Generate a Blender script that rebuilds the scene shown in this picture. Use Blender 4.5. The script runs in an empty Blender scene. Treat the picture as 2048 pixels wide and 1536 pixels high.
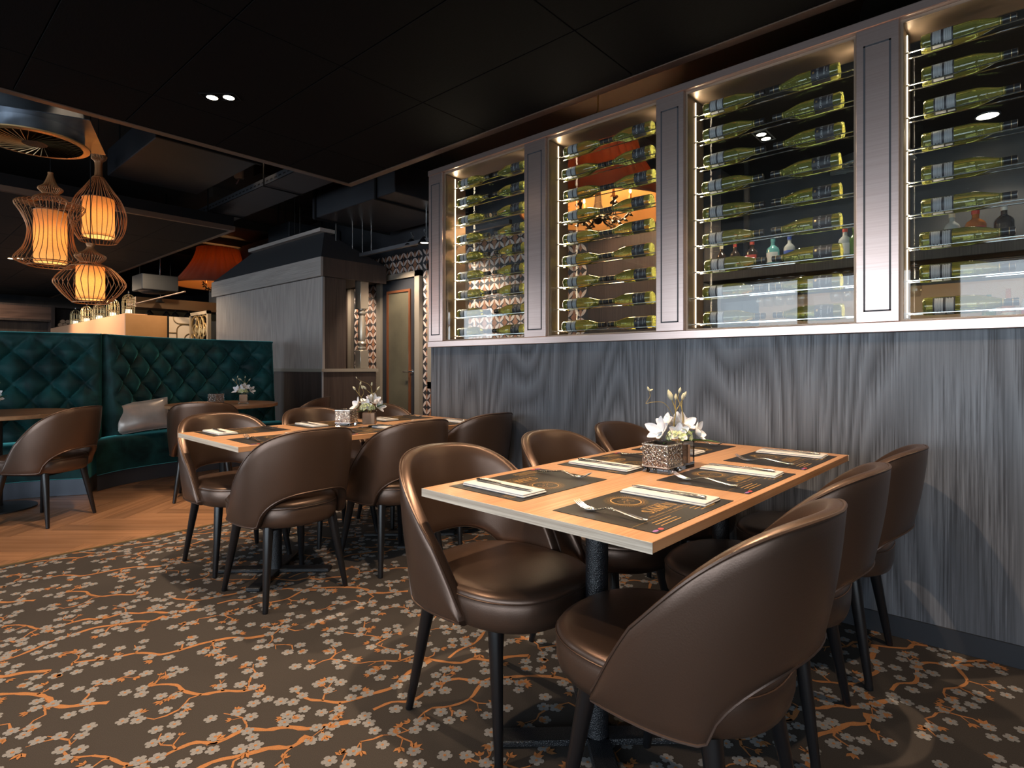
import bpy, bmesh, math, random
import numpy as np
from mathutils import Vector, Matrix
PI = math.pi
random.seed(7)
S = bpy.context.scene
C = S.collection
R = math.radians

# ---------------------------------------------------------------- camera, world, exposure
CAM_H = 1.13
cd = bpy.data.cameras.new('camera'); cam = bpy.data.objects.new('camera', cd); C.objects.link(cam)
cam.location = (0, 0, CAM_H); cam.rotation_euler = (R(90), 0, R(-48.6))
cd.sensor_width = 36.0; cd.lens = 1138 / 2048 * 36.0; cd.shift_y = -36 / 2048
cd.clip_start = 0.05; cd.clip_end = 100
S.camera = cam
S.view_settings.view_transform = 'Standard'; S.view_settings.look = 'None'
S.view_settings.gamma = 1.0; S.view_settings.use_curve_mapping = False
S.view_settings.exposure = 0.0
S.cycles.use_denoising = True
S.cycles.max_bounces = 10; S.cycles.diffuse_bounces = 3; S.cycles.glossy_bounces = 4
S.cycles.transmission_bounces = 8; S.cycles.transparent_max_bounces = 16
S.cycles.caustics_reflective = False; S.cycles.caustics_refractive = False
S.cycles.sample_clamp_indirect = 4.0; S.cycles.blur_glossy = 0.5
w = bpy.data.worlds.new('daylight'); S.world = w; w.use_nodes = True
bg = w.node_tree.nodes['Background']
bg.inputs[0].default_value = (0.77, 0.89, 1.0, 1); bg.inputs[1].default_value = 8.0
w.cycles.sampling_method = 'MANUAL'; w.cycles.sample_map_resolution = 64

WIN_X = -4.0
DAY_OPENINGS = [(12.2, 14.4), (4.38, 4.88), (7.62, 8.28), (10.65, 11.6), (-1.6, 0.55), (1.09, 2.4765), (2.563, 3.937), (9.2, 10.4), (-5.6, -4.0), (-3.8, -2.2)]   # openings of the window wall (y0, y1), some added unseen to brighten pillars and booth
WZ0, WZ1 = 0.45, 2.52
BACKWIN_FILL = [(-3.4, -2.4)]                # opening added behind the viewpoint to light the sofa from the front (x0, x1)
for i, (a, b) in enumerate(DAY_OPENINGS):                        # sampling portals in the window openings (they emit nothing themselves)
    ld = bpy.data.lights.new('window_portal', 'AREA'); ld.shape = 'RECTANGLE'; ld.size = WZ1 - WZ0; ld.size_y = b - a
    ld.cycles.is_portal = True
    o = bpy.data.objects.new('window_portal', ld); C.objects.link(o)
    o.location = (WIN_X + .02, (a + b) / 2, (WZ0 + WZ1) / 2); o.rotation_euler = (0, R(-90), 0)

for a, b in BACKWIN_FILL:
    ld = bpy.data.lights.new('window_portal', 'AREA'); ld.shape = 'RECTANGLE'; ld.size = b - a; ld.size_y = WZ1 - WZ0
    ld.cycles.is_portal = True
    o = bpy.data.objects.new('window_portal', ld); C.objects.link(o)
    o.location = ((a + b) / 2, -5.98, (WZ0 + WZ1) / 2); o.rotation_euler = (R(90), 0, 0)
WARM = (1.0, 0.71, 0.46)
def spot(x, y, z, power, size=100, blend=.5, col=WARM, radius=.03, aim=None):
    ld = bpy.data.lights.new('spot_light', 'SPOT'); ld.energy = power; ld.color = col
    ld.spot_size = R(size); ld.spot_blend = blend; ld.shadow_soft_size = radius
    o = bpy.data.objects.new('spot_light', ld); C.objects.link(o); o.location = (x, y, z)
    if aim: o.rotation_euler = (Vector(aim) - Vector((x, y, z))).to_track_quat('-Z', 'Y').to_euler()
    return o
def point(x, y, z, power, col=WARM, radius=.04):
    ld = bpy.data.lights.new('bulb_lamp', 'POINT'); ld.energy = power; ld.color = col; ld.shadow_soft_size = radius
    o = bpy.data.objects.new('bulb_lamp', ld); C.objects.link(o); o.location = (x, y, z)
    return o
# ---------------------------------------------------------------- helpers
def tag(o, label=None, cat=None, group=None, kind=None):
    if label: o['label'] = label
    if cat: o['category'] = cat
    if group: o['group'] = group
    if kind: o['kind'] = kind
    return o
def thing(name, label, cat, loc=(0, 0, 0), rz=0, group=None):
    o = bpy.data.objects.new(name, None); C.objects.link(o); o.empty_display_size = .1
    o.location = loc; o.rotation_euler = (0, 0, rz)
    return tag(o, label, cat, group)
def dup(o, loc=None, rz=None, label=None, parent=None, group=None):
    c = o.copy(); C.objects.link(c)
    if parent is not None: c.parent = parent
    if loc is not None: c.location = loc
    if rz is not None: c.rotation_euler = (0, 0, rz)
    if label: c['label'] = label
    if group: c['group'] = group
    for ch in list(o.children): dup(ch, parent=c)
    return c
class MB:
    def __init__(s): s.v = []; s.f = []; s.m = []
    def add(s, vs, fs, m=0):
        n = len(s.v); s.v += [tuple(p) for p in vs]; s.f += [tuple(i + n for i in f) for f in fs]; s.m += [m] * len(fs); return s
    def box(s, x0, x1, y0, y1, z0, z1, m=0):
        vs = [(x, y, z) for x in (x0, x1) for y in (y0, y1) for z in (z0, z1)]
        return s.add(vs, [(0, 1, 3, 2), (4, 6, 7, 5), (0, 4, 5, 1), (2, 3, 7, 6), (0, 2, 6, 4), (1, 5, 7, 3)], m)
    def cbox(s, x0, x1, y0, y1, z0, z1, c=.003, m=0, seg=1):
        b = bmesh.new(); bmesh.ops.create_cube(b, size=1)
        for v in b.verts: v.co = ((x0 + x1) / 2 + v.co.x * (x1 - x0), (y0 + y1) / 2 + v.co.y * (y1 - y0), (z0 + z1) / 2 + v.co.z * (z1 - z0))
        bmesh.ops.bevel(b, geom=b.edges[:], offset=c, segments=seg, affect='EDGES', profile=.5)
        b.verts.index_update()
        s.add([v.co[:] for v in b.verts], [[v.index for v in f.verts] for f in b.faces], m); b.free(); return s
    def prism(s, poly, z0, z1, m=0):                    # polygon (x, y) pulled from z0 to z1
        n = len(poly)
        vs = [(x, y, z0) for x, y in poly] + [(x, y, z1) for x, y in poly]
        return s.add(vs, [tuple(range(n))[::-1], tuple(range(n, 2 * n))] + [(i, (i + 1) % n, n + (i + 1) % n, n + i) for i in range(n)], m)
    def tube(s, pts, r, n=8, m=0, closed=False, caps=True):
        pts = [Vector(p) for p in pts]; k = len(pts)
        rr = r if isinstance(r, (list, tuple)) else [r] * k
        up = None; rings = []
        for i, p in enumerate(pts):
            a = pts[(i - 1) % k] if (closed or i > 0) else p
            b = pts[(i + 1) % k] if (closed or i < k - 1) else p
            t = (b - a).normalized()
            if up is None:
                up = Vector((0, 0, 1)) if abs(t.z) < .9 else Vector((1, 0, 0))
            u = (up - t * up.dot(t))
            if u.length < 1e-6: u = t.orthogonal()
            u.normalize(); up = u; v = t.cross(u)
            rings.append([p + (u * math.cos(2 * PI * j / n) + v * math.sin(2 * PI * j / n)) * rr[i] for j in range(n)])
        vs = [q for g in rings for q in g]; fs = []
        for i in range(k if closed else k - 1):
            for j in range(n):
                a, b = i * n, ((i + 1) % k) * n
                fs.append((a + j, a + (j + 1) % n, b + (j + 1) % n, b + j))
        if caps and not closed: fs += [tuple(range(n))[::-1], tuple(range((k - 1) * n, k * n))]
        return s.add(vs, fs, m)
    def lathe(s, prof, n=24, m=0, c=(0, 0, 0), axis='z', squash=1.0):   # profile of (radius, height)
        vs = []; k = len(prof)
        for r, h in prof:
            for j in range(n):
                a = 2 * PI * j / n; x, y = r * math.cos(a), r * math.sin(a) * squash
                p = (x, y, h) if axis == 'z' else ((x, h, y) if axis == 'y' else (h, x, y))
                vs.append((c[0] + p[0], c[1] + p[1], c[2] + p[2]))
        fs = [(i * n + j, i * n + (j + 1) % n, (i + 1) * n + (j + 1) % n, (i + 1) * n + j) for i in range(k - 1) for j in range(n)]
        if prof[0][0] > 1e-5: fs.append(tuple(range(n))[::-1])
        if prof[-1][0] > 1e-5: fs.append(tuple(range((k - 1) * n, k * n)))
        return s.add(vs, fs, m)
    def grid(s, P, m=0, wrap_u=False, wrap_v=False):      # P[i][j] -> point
        nu, nv = len(P), len(P[0]); vs = [p for row in P for p in row]; fs = []
        for i in range(nu if wrap_u else nu - 1):
            for j in range(nv if wrap_v else nv - 1):
                a, b = i, (i + 1) % nu; c, d = j, (j + 1) % nv
                fs.append((a * nv + c, b * nv + c, b * nv + d, a * nv + d))
        return s.add(vs, fs, m)
    def xf(s, M, i0=0):
        for i in range(i0, len(s.v)): s.v[i] = tuple(M @ Vector(s.v[i]))
        return s
    def mesh(s, name, mats, smooth=True, ang=40):
        me = bpy.data.meshes.new(name); me.from_pydata(s.v, [], s.f)
        for mt in (mats if isinstance(mats, (list, tuple)) else [mats]): me.materials.append(mt)
        if any(s.m): me.polygons.foreach_set('material_index', s.m)
        b = bmesh.new(); b.from_mesh(me); bmesh.ops.recalc_face_normals(b, faces=b.faces[:]); b.to_mesh(me); b.free()
        if smooth:
            me.polygons.foreach_set('use_smooth', [True] * len(me.polygons))
            me.set_sharp_from_angle(angle=R(ang))
        me.update(); return me
    def obj(s, name, mats, parent=None, smooth=True, ang=40, loc=None, rz=None, kind=None):
        o = bpy.data.objects.new(name, s.mesh(name, mats, smooth, ang)); C.objects.link(o)
        if parent is not None: o.parent = parent
        if loc is not None: o.location = loc
        if rz is not None: o.rotation_euler = (0, 0, rz)
        if kind: o['kind'] = kind
        return o
def subsurf(o, lv=1):
    md = o.modifiers.new('smooth', 'SUBSURF'); md.levels = lv; md.render_levels = lv; return o
def arc(cx, cy, r, a0, a1, n):
    return [(cx + r * math.cos(R(a0 + (a1 - a0) * i / n)), cy + r * math.sin(R(a0 + (a1 - a0) * i / n))) for i in range(n + 1)]
def spline(pts, n=8):                                      # Catmull-Rom through the points
    P = [Vector(p) for p in pts]; P = [P[0] * 2 - P[1]] + P + [P[-1] * 2 - P[-2]]; out = []
    for i in range(1, len(P) - 2):
        for k in range(n):
            t = k / n; a, b, c, d = P[i - 1], P[i], P[i + 1], P[i + 2]
            out.append(.5 * ((2 * b) + (c - a) * t + (2 * a - 5 * b + 4 * c - d) * t * t + (3 * b - a - 3 * c + d) * t ** 3))
    out.append(P[-2]); return out
def text_mb(s, txt, size, x, y, z, font_shear=0, sx=1.0, rot=0, align='CENTER'):
    cu = bpy.data.curves.new('txt', 'FONT'); cu.body = txt; cu.size = size; cu.align_x = align; cu.shear = font_shear; cu.resolution_u = 2
    o = bpy.data.objects.new('txt', cu); C.objects.link(o)
    bpy.context.view_layer.update()
    me = bpy.data.meshes.new_from_object(o.evaluated_get(bpy.context.evaluated_depsgraph_get()))
    M = Matrix.Translation((x, y, z)) @ Matrix.Rotation(rot, 4, 'Z') @ Matrix.Diagonal((sx, 1, 1, 1))
    s.add([tuple(M @ v.co) for v in me.vertices], [tuple(p.vertices) for p in me.polygons])
    bpy.data.objects.remove(o); bpy.data.curves.remove(cu); bpy.data.meshes.remove(me)
# ---------------------------------------------------------------- materials
def mat(name, col=(.5, .5, .5), rough=.5, metal=0., spec=.5, **kw):
    m = bpy.data.materials.new(name); m.use_nodes = True
    p = m.node_tree.nodes['Principled BSDF']
    p.inputs['Base Color'].default_value = (*col, 1); p.inputs['Roughness'].default_value = rough; p.inputs['Metallic'].default_value = metal
    p.inputs['Specular IOR Level'].default_value = spec
    for k, v in kw.items():
        i = p.inputs[k.replace('_', ' ')]
        i.default_value = (*v, 1) if isinstance(v, tuple) else v
    return m
def N(m, typ, **kw):
    n = m.node_tree.nodes.new('ShaderNode' + typ)
    for k, v in kw.items():
        if k in n.inputs.keys(): n.inputs[k].default_value = v
        else: setattr(n, k, v)
    return n
def L(m, a, ao, b, bi): m.node_tree.links.new(a.outputs[ao], b.inputs[bi])
def P_(m): return m.node_tree.nodes['Principled BSDF']
def ramp(m, stops):
    r = N(m, 'ValToRGB'); e = r.color_ramp.elements
    while len(e) < len(stops): e.new(.5)
    for q, (p, c) in zip(e, stops): q.position = p; q.color = (*c, 1)
    return r
def coords(m, scale=(1, 1, 1), rot=(0, 0, 0), kind='Object'):
    t = N(m, 'TexCoord'); g = N(m, 'Mapping'); g.inputs['Scale'].default_value = scale; g.inputs['Rotation'].default_value = rot
    L(m, t, kind, g, 'Vector'); return g
def bump(m, src, out, strength=.2, dist=.01):
    b = N(m, 'Bump'); b.inputs['Strength'].default_value = strength; b.inputs['Distance'].default_value = dist
    L(m, src, out, b, 'Height'); L(m, b, 'Normal', P_(m), 'Normal'); return b
def noise_mat(name, c0, c1, scale=8, rough=.5, metal=0., bs=.1, stretch=(1, 1, 1), detail=4, spec=.5, lo=.3, hi=.7, bd=.005, **kw):
    m = mat(name, c0, rough, metal, spec, **kw); g = coords(m, stretch)
    n = N(m, 'TexNoise', Scale=scale, Detail=detail); L(m, g, 'Vector', n, 'Vector')
    r = ramp(m, [(lo, c0), (hi, c1)]); L(m, n, 'Fac', r, 'Fac'); L(m, r, 'Color', P_(m), 'Base Color')
    if bs: bump(m, n, 'Fac', bs, bd)
    return m
def wood_mat(name, dark, light, axis='z', scale=9., dist=7., rough=(.45, .6), bs=.25, rot=(0, 0, 0), long=.13, spec=.5, fine=60, seed=0., fig=.45):
    """grain running along AXIS: nested cathedral figure (contour lines of a long stretched noise) and fine pores"""
    m = mat(name, dark, rough[0], 0, spec)
    ax = {'x': 0, 'y': 1, 'z': 2}[axis]
    def st(k): q = [1., 1., 1.]; q[ax] = k; return tuple(q)
    g = coords(m, st(long), rot); g.inputs['Location'].default_value = (seed, seed * .7, seed * .3)
    nz = N(m, 'TexNoise', Scale=scale, Detail=1.2, Roughness=.4); L(m, g, 'Vector', nz, 'Vector')
    k1 = N(m, 'Math', operation='MULTIPLY'); k1.inputs[1].default_value = dist * 2; L(m, nz, 'Fac', k1, 0)
    g2 = coords(m, st(.02), rot)
    n2 = N(m, 'TexNoise', Scale=fine, Detail=4.0, Roughness=.65); L(m, g2, 'Vector', n2, 'Vector')
    kj = N(m, 'Math', operation='MULTIPLY_ADD'); L(m, n2, 'Fac', kj, 0); kj.inputs[1].default_value = .8; L(m, k1, 0, kj, 2)
    sn = N(m, 'Math', operation='PINGPONG'); sn.inputs[1].default_value = .5; L(m, kj, 0, sn, 0)
    n3 = N(m, 'TexNoise', Scale=scale * .8, Detail=2.0); L(m, g, 'Vector', n3, 'Vector')
    a1 = N(m, 'Math', operation='MULTIPLY_ADD'); L(m, sn, 0, a1, 0); a1.inputs[1].default_value = fig; a1.inputs[2].default_value = .5 - .85 * .5 - .16 * .5 - fig * .25
    a2 = N(m, 'Math', operation='MULTIPLY_ADD'); L(m, n2, 'Fac', a2, 0); a2.inputs[1].default_value = .85; L(m, a1, 0, a2, 2)
    a3 = N(m, 'Math', operation='MULTIPLY_ADD'); L(m, n3, 'Fac', a3, 0); a3.inputs[1].default_value = .16; L(m, a2, 0, a3, 2)
    r = ramp(m, [(.28, dark), (.72, light)]); L(m, a3, 0, r, 'Fac'); L(m, r, 'Color', P_(m), 'Base Color')
    rr = N(m, 'MapRange'); rr.inputs['From Min'].default_value = .25; rr.inputs['From Max'].default_value = .75; rr.inputs['To Min'].default_value = rough[1]; rr.inputs['To Max'].default_value = rough[0]
    L(m, a3, 0, rr, 'Value'); L(m, rr, 0, P_(m), 'Roughness')
    if bs: bump(m, a2, 0, bs, .003)
    return m
def emit(name, col, strength):
    m = bpy.data.materials.new(name); m.use_nodes = True; nt = m.node_tree; nt.nodes.clear()
    e = nt.nodes.new('ShaderNodeEmission'); e.inputs[0].default_value = (*col, 1); e.inputs[1].default_value = strength
    o = nt.nodes.new('ShaderNodeOutputMaterial'); nt.links.new(e.outputs[0], o.inputs[0]); return m
def pane_mat(name, tint=(.93, .96, .97), ior=1.5, rough=0.0):
    m = bpy.data.materials.new(name); m.use_nodes = True; nt = m.node_tree; nt.nodes.clear()
    o = nt.nodes.new('ShaderNodeOutputMaterial'); mx = nt.nodes.new('ShaderNodeMixShader'); t = nt.nodes.new('ShaderNodeBsdfTransparent')
    g = nt.nodes.new('ShaderNodeBsdfGlossy'); f = nt.nodes.new('ShaderNodeFresnel'); f.inputs['IOR'].default_value = ior
    t.inputs[0].default_value = (*tint, 1); g.inputs['Roughness'].default_value = rough
    ge = nt.nodes.new('ShaderNodeNewGeometry'); iv = nt.nodes.new('ShaderNodeMath'); iv.operation = 'SUBTRACT'; iv.inputs[0].default_value = 1.0; nt.links.new(ge.outputs['Backfacing'], iv.inputs[1])
    mu = nt.nodes.new('ShaderNodeMath'); mu.operation = 'MULTIPLY'; nt.links.new(f.outputs[0], mu.inputs[0]); nt.links.new(iv.outputs[0], mu.inputs[1])   # each sheet reflects once, at its front face
    nt.links.new(mu.outputs[0], mx.inputs[0]); nt.links.new(t.outputs[0], mx.inputs[1]); nt.links.new(g.outputs[0], mx.inputs[2]); nt.links.new(mx.outputs[0], o.inputs[0]); return m
def glass_mat(name, col=(1, 1, 1), rough=0.0, ior=1.45):
    m = mat(name, col, rough, 0, .5); p = P_(m); p.inputs['Transmission Weight'].default_value = 1.0; p.inputs['IOR'].default_value = ior; return m

def leather(name, col, rough=.36):
    m = mat(name, col, rough, .70, .7); g = coords(m)
    n = N(m, 'TexNoise', Scale=260.0, Detail=2.0); L(m, g, 'Vector', n, 'Vector')
    n2 = N(m, 'TexNoise', Scale=7.0, Detail=3.0); L(m, g, 'Vector', n2, 'Vector')
    a = N(m, 'Math', operation='MULTIPLY_ADD'); L(m, n2, 'Fac', a, 0); a.inputs[1].default_value = 2.2; L(m, n, 'Fac', a, 2)
    bump(m, a, 0, .12, .002)
    p = P_(m); p.inputs['Coat Weight'].default_value = .18; p.inputs['Coat Roughness'].default_value = .36
    return m
M = {}
M['leather'] = leather('bronze_leatherette', (.105, .064, .045), .35)
M['piping'] = leather('leatherette_piping', (.09, .055, .04), .42)
M['leg'] = mat('black_lacquered_wood', (.006, .006, .007), .28)
M['wall_wood'] = wood_mat('dark_ash_panel', (.020, .020, .024), (.115, .122, .140), 'z', 1.6, 15., (.36, .56), .4, long=.15, fine=130, fig=.50)
M['kiosk_wood_lit'] = wood_mat('daylit_grey_oak', (.18, .156, .146), (.38, .335, .31), 'z', 2.2, 10., (.34, .48), .2, long=.12, fine=120, seed=3., fig=.25)  # daylight sheen on the booth's window side put into a lighter base
M['fascia_wood_lit'] = wood_mat('daylit_oak_fascia', (.17, .15, .138), (.33, .295, .275), 'y', 2.2, 3., (.4, .5), .1, long=.10, fine=110, seed=5., fig=.3)  # window-side fascia, lightened in colour as if daylit
M['dark_wood'] = wood_mat('dark_brown_oak', (.016, .011, .010), (.055, .038, .033), 'z', 3., 3., (.45, .6), .15, long=.1, fine=110, seed=8., fig=.3)
M['oak'] = wood_mat('oak_tabletop', (.33, .165, .08), (.50, .285, .15), 'x', 4.0, 4., (.30, .40), .06, long=.10, fine=120, fig=.35)
M['oak_edge_lit'] = wood_mat('daylit_oak_edging', (.30, .25, .20), (.62, .56, .47), 'y', 9., 2., (.45, .55), .12, long=.05, fine=160, fig=.3)  # white daylight on the table ends put into a pale colour
M['metal'] = noise_mat('brushed_bronze_metal', (.52, .39, .35), (.58, .45, .41), 140, .29, .95, 0, (1, .02, 1), 2)
M['inlay'] = mat('dark_inlay', (.02, .02, .025), .5)
M['lining'] = mat('champagne_lining', (.24, .17, .12), .4, .6)
M['rod'] = mat('polished_steel_rod', (.8, .8, .78), .15, 1.0)
M['steel'] = mat('polished_cutlery_steel', (.86, .86, .87), .20, 1.0)
M['chrome'] = mat('chrome', (.7, .7, .7), .2, 1.0)
M['black'] = mat('matt_black', (.006, .006, .007), .6, spec=.12)
M['blackmetal'] = noise_mat('black_hammered_metal', (.006, .007, .009), (.012, .013, .016), 320, .3, .0, .9, detail=1, bd=.003)
M['ceil'] = noise_mat('black_ceiling_board', (.0030, .0028, .0032), (.0045, .0042, .0046), 120, .8, 0, .15, (1, .25, 1), spec=.06)
M['ceil2'] = noise_mat('charcoal_ceiling_board', (.010, .009, .009), (.014, .0125, .0125), 120, .7, 0, .15, (1, .25, 1), spec=.2)
M['trim'] = mat('bronze_edge_trim', (.16, .11, .085), .4, .6)
M['void'] = mat('dark_plenum', (.030, .020, .014), .8)
M['duct'] = noise_mat('painted_duct', (.015, .018, .024), (.024, .027, .033), 3, .45, .3, 0)
M['galv'] = noise_mat('galvanised_steel', (.16, .18, .21), (.26, .29, .33), 6, .3, .9, 0)
M['darkwall'] = noise_mat('charcoal_wall', (.018, .020, .025), (.03, .032, .038), 5, .55, 0, .03)
M['kick'] = mat('brushed_kick_plate', (.07, .08, .10), .35, .5)
M['gold'] = mat('antique_gold', (.45, .33, .17), .35, .85)
M['silver'] = mat('champagne_silver_paint', (.42, .38, .32), .33, .7)
M['taupe'] = mat('taupe_paint', (.20, .18, .15), .45)
M['led'] = emit('led_strip', (1.0, .80, .56), 3.0)
M['lamp'] = emit('spot_lens', (1.0, .80, .55), 40.0)
M['lampdim'] = emit('small_spot_lens', (1.0, .72, .42), 8.0)
M['white'] = mat('white_linen', (.52, .515, .51), .85, spec=.2)
M['pane'] = pane_mat('clear_pane', (.95, .97, .97), 1.62)
M['pane2'] = pane_mat('clear_back_pane', (.95, .97, .97), 1.22)
M['clear'] = glass_mat('clear_glass')
M['bottle'] = glass_mat('olive_bottle_glass', (.78, .78, .20)); P_(M['bottle']).inputs['Transmission Weight'].default_value = .90
M['capsule'] = mat('black_capsule', (.012, .012, .014), .3)
M['label'] = mat('black_label', (.015, .015, .020), .5)
M['print'] = mat('pale_print', (.36, .37, .38), .6)
M['gold_print'] = mat('gold_print', (.42, .24, .07), .45, .3)
M['matt'] = noise_mat('placemat_card', (.013, .011, .010), (.017, .014, .013), 60, .42, 0, 0, spec=.3)
# ---------------------------------------------------------------- the setting: shell
W = 2.853            # face of the panelled wall
CAB = .21            # depth of wall and cabinet
EDGE_Y = 4.27        # carpet meets timber floor
H1 = 2.70            # underside of the hung ceiling
def struct(name, mb, m, parent=None, smooth=False): return tag(mb.obj(name, m, parent, smooth), kind='structure')
floor = struct('floor', MB().box(-4.2, 7.2, -6.2, 20.2, -.2, -.012), M['black'])
M['carpet'] = noise_mat('carpet_pile', (.029, .025, .0225), (.045, .039, .035), 420, .95, 0, .35, bd=.004, spec=.2)
M['petal'] = noise_mat('carpet_grey_yarn', (.145, .148, .152), (.215, .217, .22), 420, .95, 0, .3, bd=.004, spec=.2)
M['twig'] = noise_mat('carpet_rust_yarn', (.24, .105, .038), (.34, .155, .06), 420, .95, 0, .3, bd=.004, spec=.2)
carpet = MB().box(-4.0, W, -6.0, EDGE_Y, -.012, 0).obj('carpet', M['carpet'], floor, smooth=False)
def carpet_tile(T=1.26):
    rnd = random.Random(11); P = []; heads = []           # flat shapes: (points, z, material)
    def strip(pts, w0, w1):
        n = len(pts); l = []; r = []
        for i, p in enumerate(pts):
            a = pts[max(i - 1, 0)]; b = pts[min(i + 1, n - 1)]; d = Vector((b[0] - a[0], b[1] - a[1])).normalized(); nn = Vector((-d.y, d.x))
            ww = (w0 + (w1 - w0) * i / (n - 1)) * rnd.uniform(.75, 1.3) / 2
            l.append((p[0] + nn.x * ww, p[1] + nn.y * ww)); r.append((p[0] - nn.x * ww, p[1] - nn.y * ww))
        for i in range(n - 1): P.append(([l[i], l[i + 1], r[i + 1], r[i]], .0006, 1))
    def blossom(x, y, s):
        heads.append((x, y)); a0 = rnd.uniform(0, 6.28)
        for k in range(5):
            a = a0 + k * 2 * PI / 5; c, d = math.cos(a), math.sin(a); q = []
            for u, v in ((.10, -.09), (.55, -.40), (.92, -.36), (1.05, 0), (.92, .36), (.55, .40), (.10, .09)):
                q.append((x + s * (u * c - v * d), y + s * (u * d + v * c)))
            P.append((q, .0012, 0))
        P.append(([(x + s * .24 * math.cos(t * 1.257 + a0), y + s * .24 * math.sin(t * 1.257 + a0)) for t in range(5)], .0018, 1))
    def bud(x, y, a, s):
        for da in (-.7, 0, .6):
            c, d = math.cos(a + da), math.sin(a + da)
            P.append(([(x, y), (x + s * (.5 * c - .22 * d), y + s * (.5 * d + .22 * c)), (x + s * c, y + s * d), (x + s * (.5 * c + .22 * d), y + s * (.5 * d - .22 * c))], .0015, 1))
    def tor(ax, ay, bx, by): return ((ax - bx + T / 2) % T - T / 2, (ay - by + T / 2) % T - T / 2)
    nodes = []                                             # points of the tree so far: (x, y, width)
    def wiggle(x0, y0, x1, y1, amp, n):
        d = Vector((x1 - x0, y1 - y0)); nn = Vector((-d.y, d.x)); q = []; b = rnd.uniform(-.22, .22)
        for i in range(n + 1):
            t = i / n; o_ = math.sin(PI * t) * b + (rnd.uniform(-amp, amp) if 0 < i < n else 0); q.append((x0 + d.x * t + nn.x * o_, y0 + d.y * t + nn.y * o_))
        return q
    for k in range(4):                                     # wandering boughs, broken into lengths
        x, y, a = rnd.uniform(0, T), T / 4 * (k + rnd.uniform(.2, .8)), R(150 + rnd.uniform(-25, 25)); ln = 0; seg = [(x, y)]
        while ln < T * 1.05:
            st = rnd.uniform(.05, .085); a = R(150) + (a - R(150)) * .6 + rnd.uniform(-.75, .75); x += st * math.cos(a); y += st * math.sin(a); ln += st; seg.append((x, y))
        cut = len(seg) // 2 + rnd.randint(-2, 2)
        for part in (seg[:cut], seg[cut:]):
            cv = [(p.x, p.y) for p in spline([(u, v, 0) for u, v in part], 3)]
            strip(cv, .0185, .0105); nodes += [(u, v) for u, v in part]
    pts = []
    for _ in range(6000):                                  # blossom clusters, evenly scattered
        x, y = rnd.uniform(0, T), rnd.uniform(0, T)
        if all(math.hypot(*tor(x, y, u, v)) > .108 for u, v in pts): pts.append((x, y))
    pts.sort(key=lambda p: min(math.hypot(*tor(p[0], p[1], u, v)) for u, v in nodes))
    for x, y in pts:
        u, v = min(nodes, key=lambda n: math.hypot(*tor(x, y, n[0], n[1]))); dx, dy = tor(x, y, u, v); dd = math.hypot(dx, dy)
        px, py = x - dx, y - dy
        if dd > .025:
            q = wiggle(px, py, x, y, .10, max(3, int(dd / .028))); strip(q, .0085 if dd < .16 else .0105, .0035); nodes += q[1:]
            for i in range(1, len(q) - 1):
                if rnd.random() < .45:
                    b_a = math.atan2(dy, dx) + rnd.choice((-1, 1)) * rnd.uniform(.5, 1.1); l_ = rnd.uniform(.02, .045); ex, ey = q[i][0] + l_ * math.cos(b_a), q[i][1] + l_ * math.sin(b_a)
                    strip([q[i], (ex, ey)], .0042, .0022)
                    if rnd.random() < .5: bud(ex, ey, b_a, rnd.uniform(.018, .028))
        a0 = rnd.uniform(0, 6.28); nb = rnd.choice((2, 3, 3, 4))
        for k in range(nb):
            for _ in range(14):
                r_ = rnd.uniform(.012, .050); b_a = a0 + k * 6.28 / nb + rnd.uniform(-.6, .6); bx, by = x + r_ * math.cos(b_a), y + r_ * math.sin(b_a)
                if all(math.hypot(*tor(bx, by, u, v)) > .040 for u, v in heads): blossom(bx, by, rnd.uniform(.0195, .0235)); break
        if rnd.random() < .7: b_a = rnd.uniform(0, 6.28); bud(x + .03 * math.cos(b_a), y + .03 * math.sin(b_a), b_a, rnd.uniform(.022, .032))
    return P, T
pat, T = carpet_tile()
vs, fs, ms = [], [], []
for tx in range(-1, 4):
    for ty in range(-1, 5):
        ox, oy = tx * T - .9, ty * T - .7
        for q, z, m_ in pat:
            xs = [p[0] + ox for p in q]; ys = [p[1] + oy for p in q]
            if max(xs) > W - .002 or max(ys) > EDGE_Y - .002 or min(xs) < -1.6: continue
            n = len(vs); vs += [(a, b, z) for a, b in zip(xs, ys)]; fs.append(tuple(range(n, n + len(q)))); ms.append(m_)
me = bpy.data.meshes.new('woven_pattern'); me.from_pydata(vs, [], fs); me.materials.append(M['petal']); me.materials.append(M['twig'])
me.polygons.foreach_set('material_index', ms); me.update()
b_ = bmesh.new(); b_.from_mesh(me)
for f_ in b_.faces:
    if f_.normal.z < 0: f_.normal_flip()
b_.to_mesh(me); b_.free()
o = bpy.data.objects.new('woven_pattern', me); C.objects.link(o); o.parent = floor; o['kind'] = 'stuff'
MB().box(-4.0, W, EDGE_Y, EDGE_Y + .022, -.012, .003).obj('floor_strip', M['gold'], floor, smooth=False)
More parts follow.
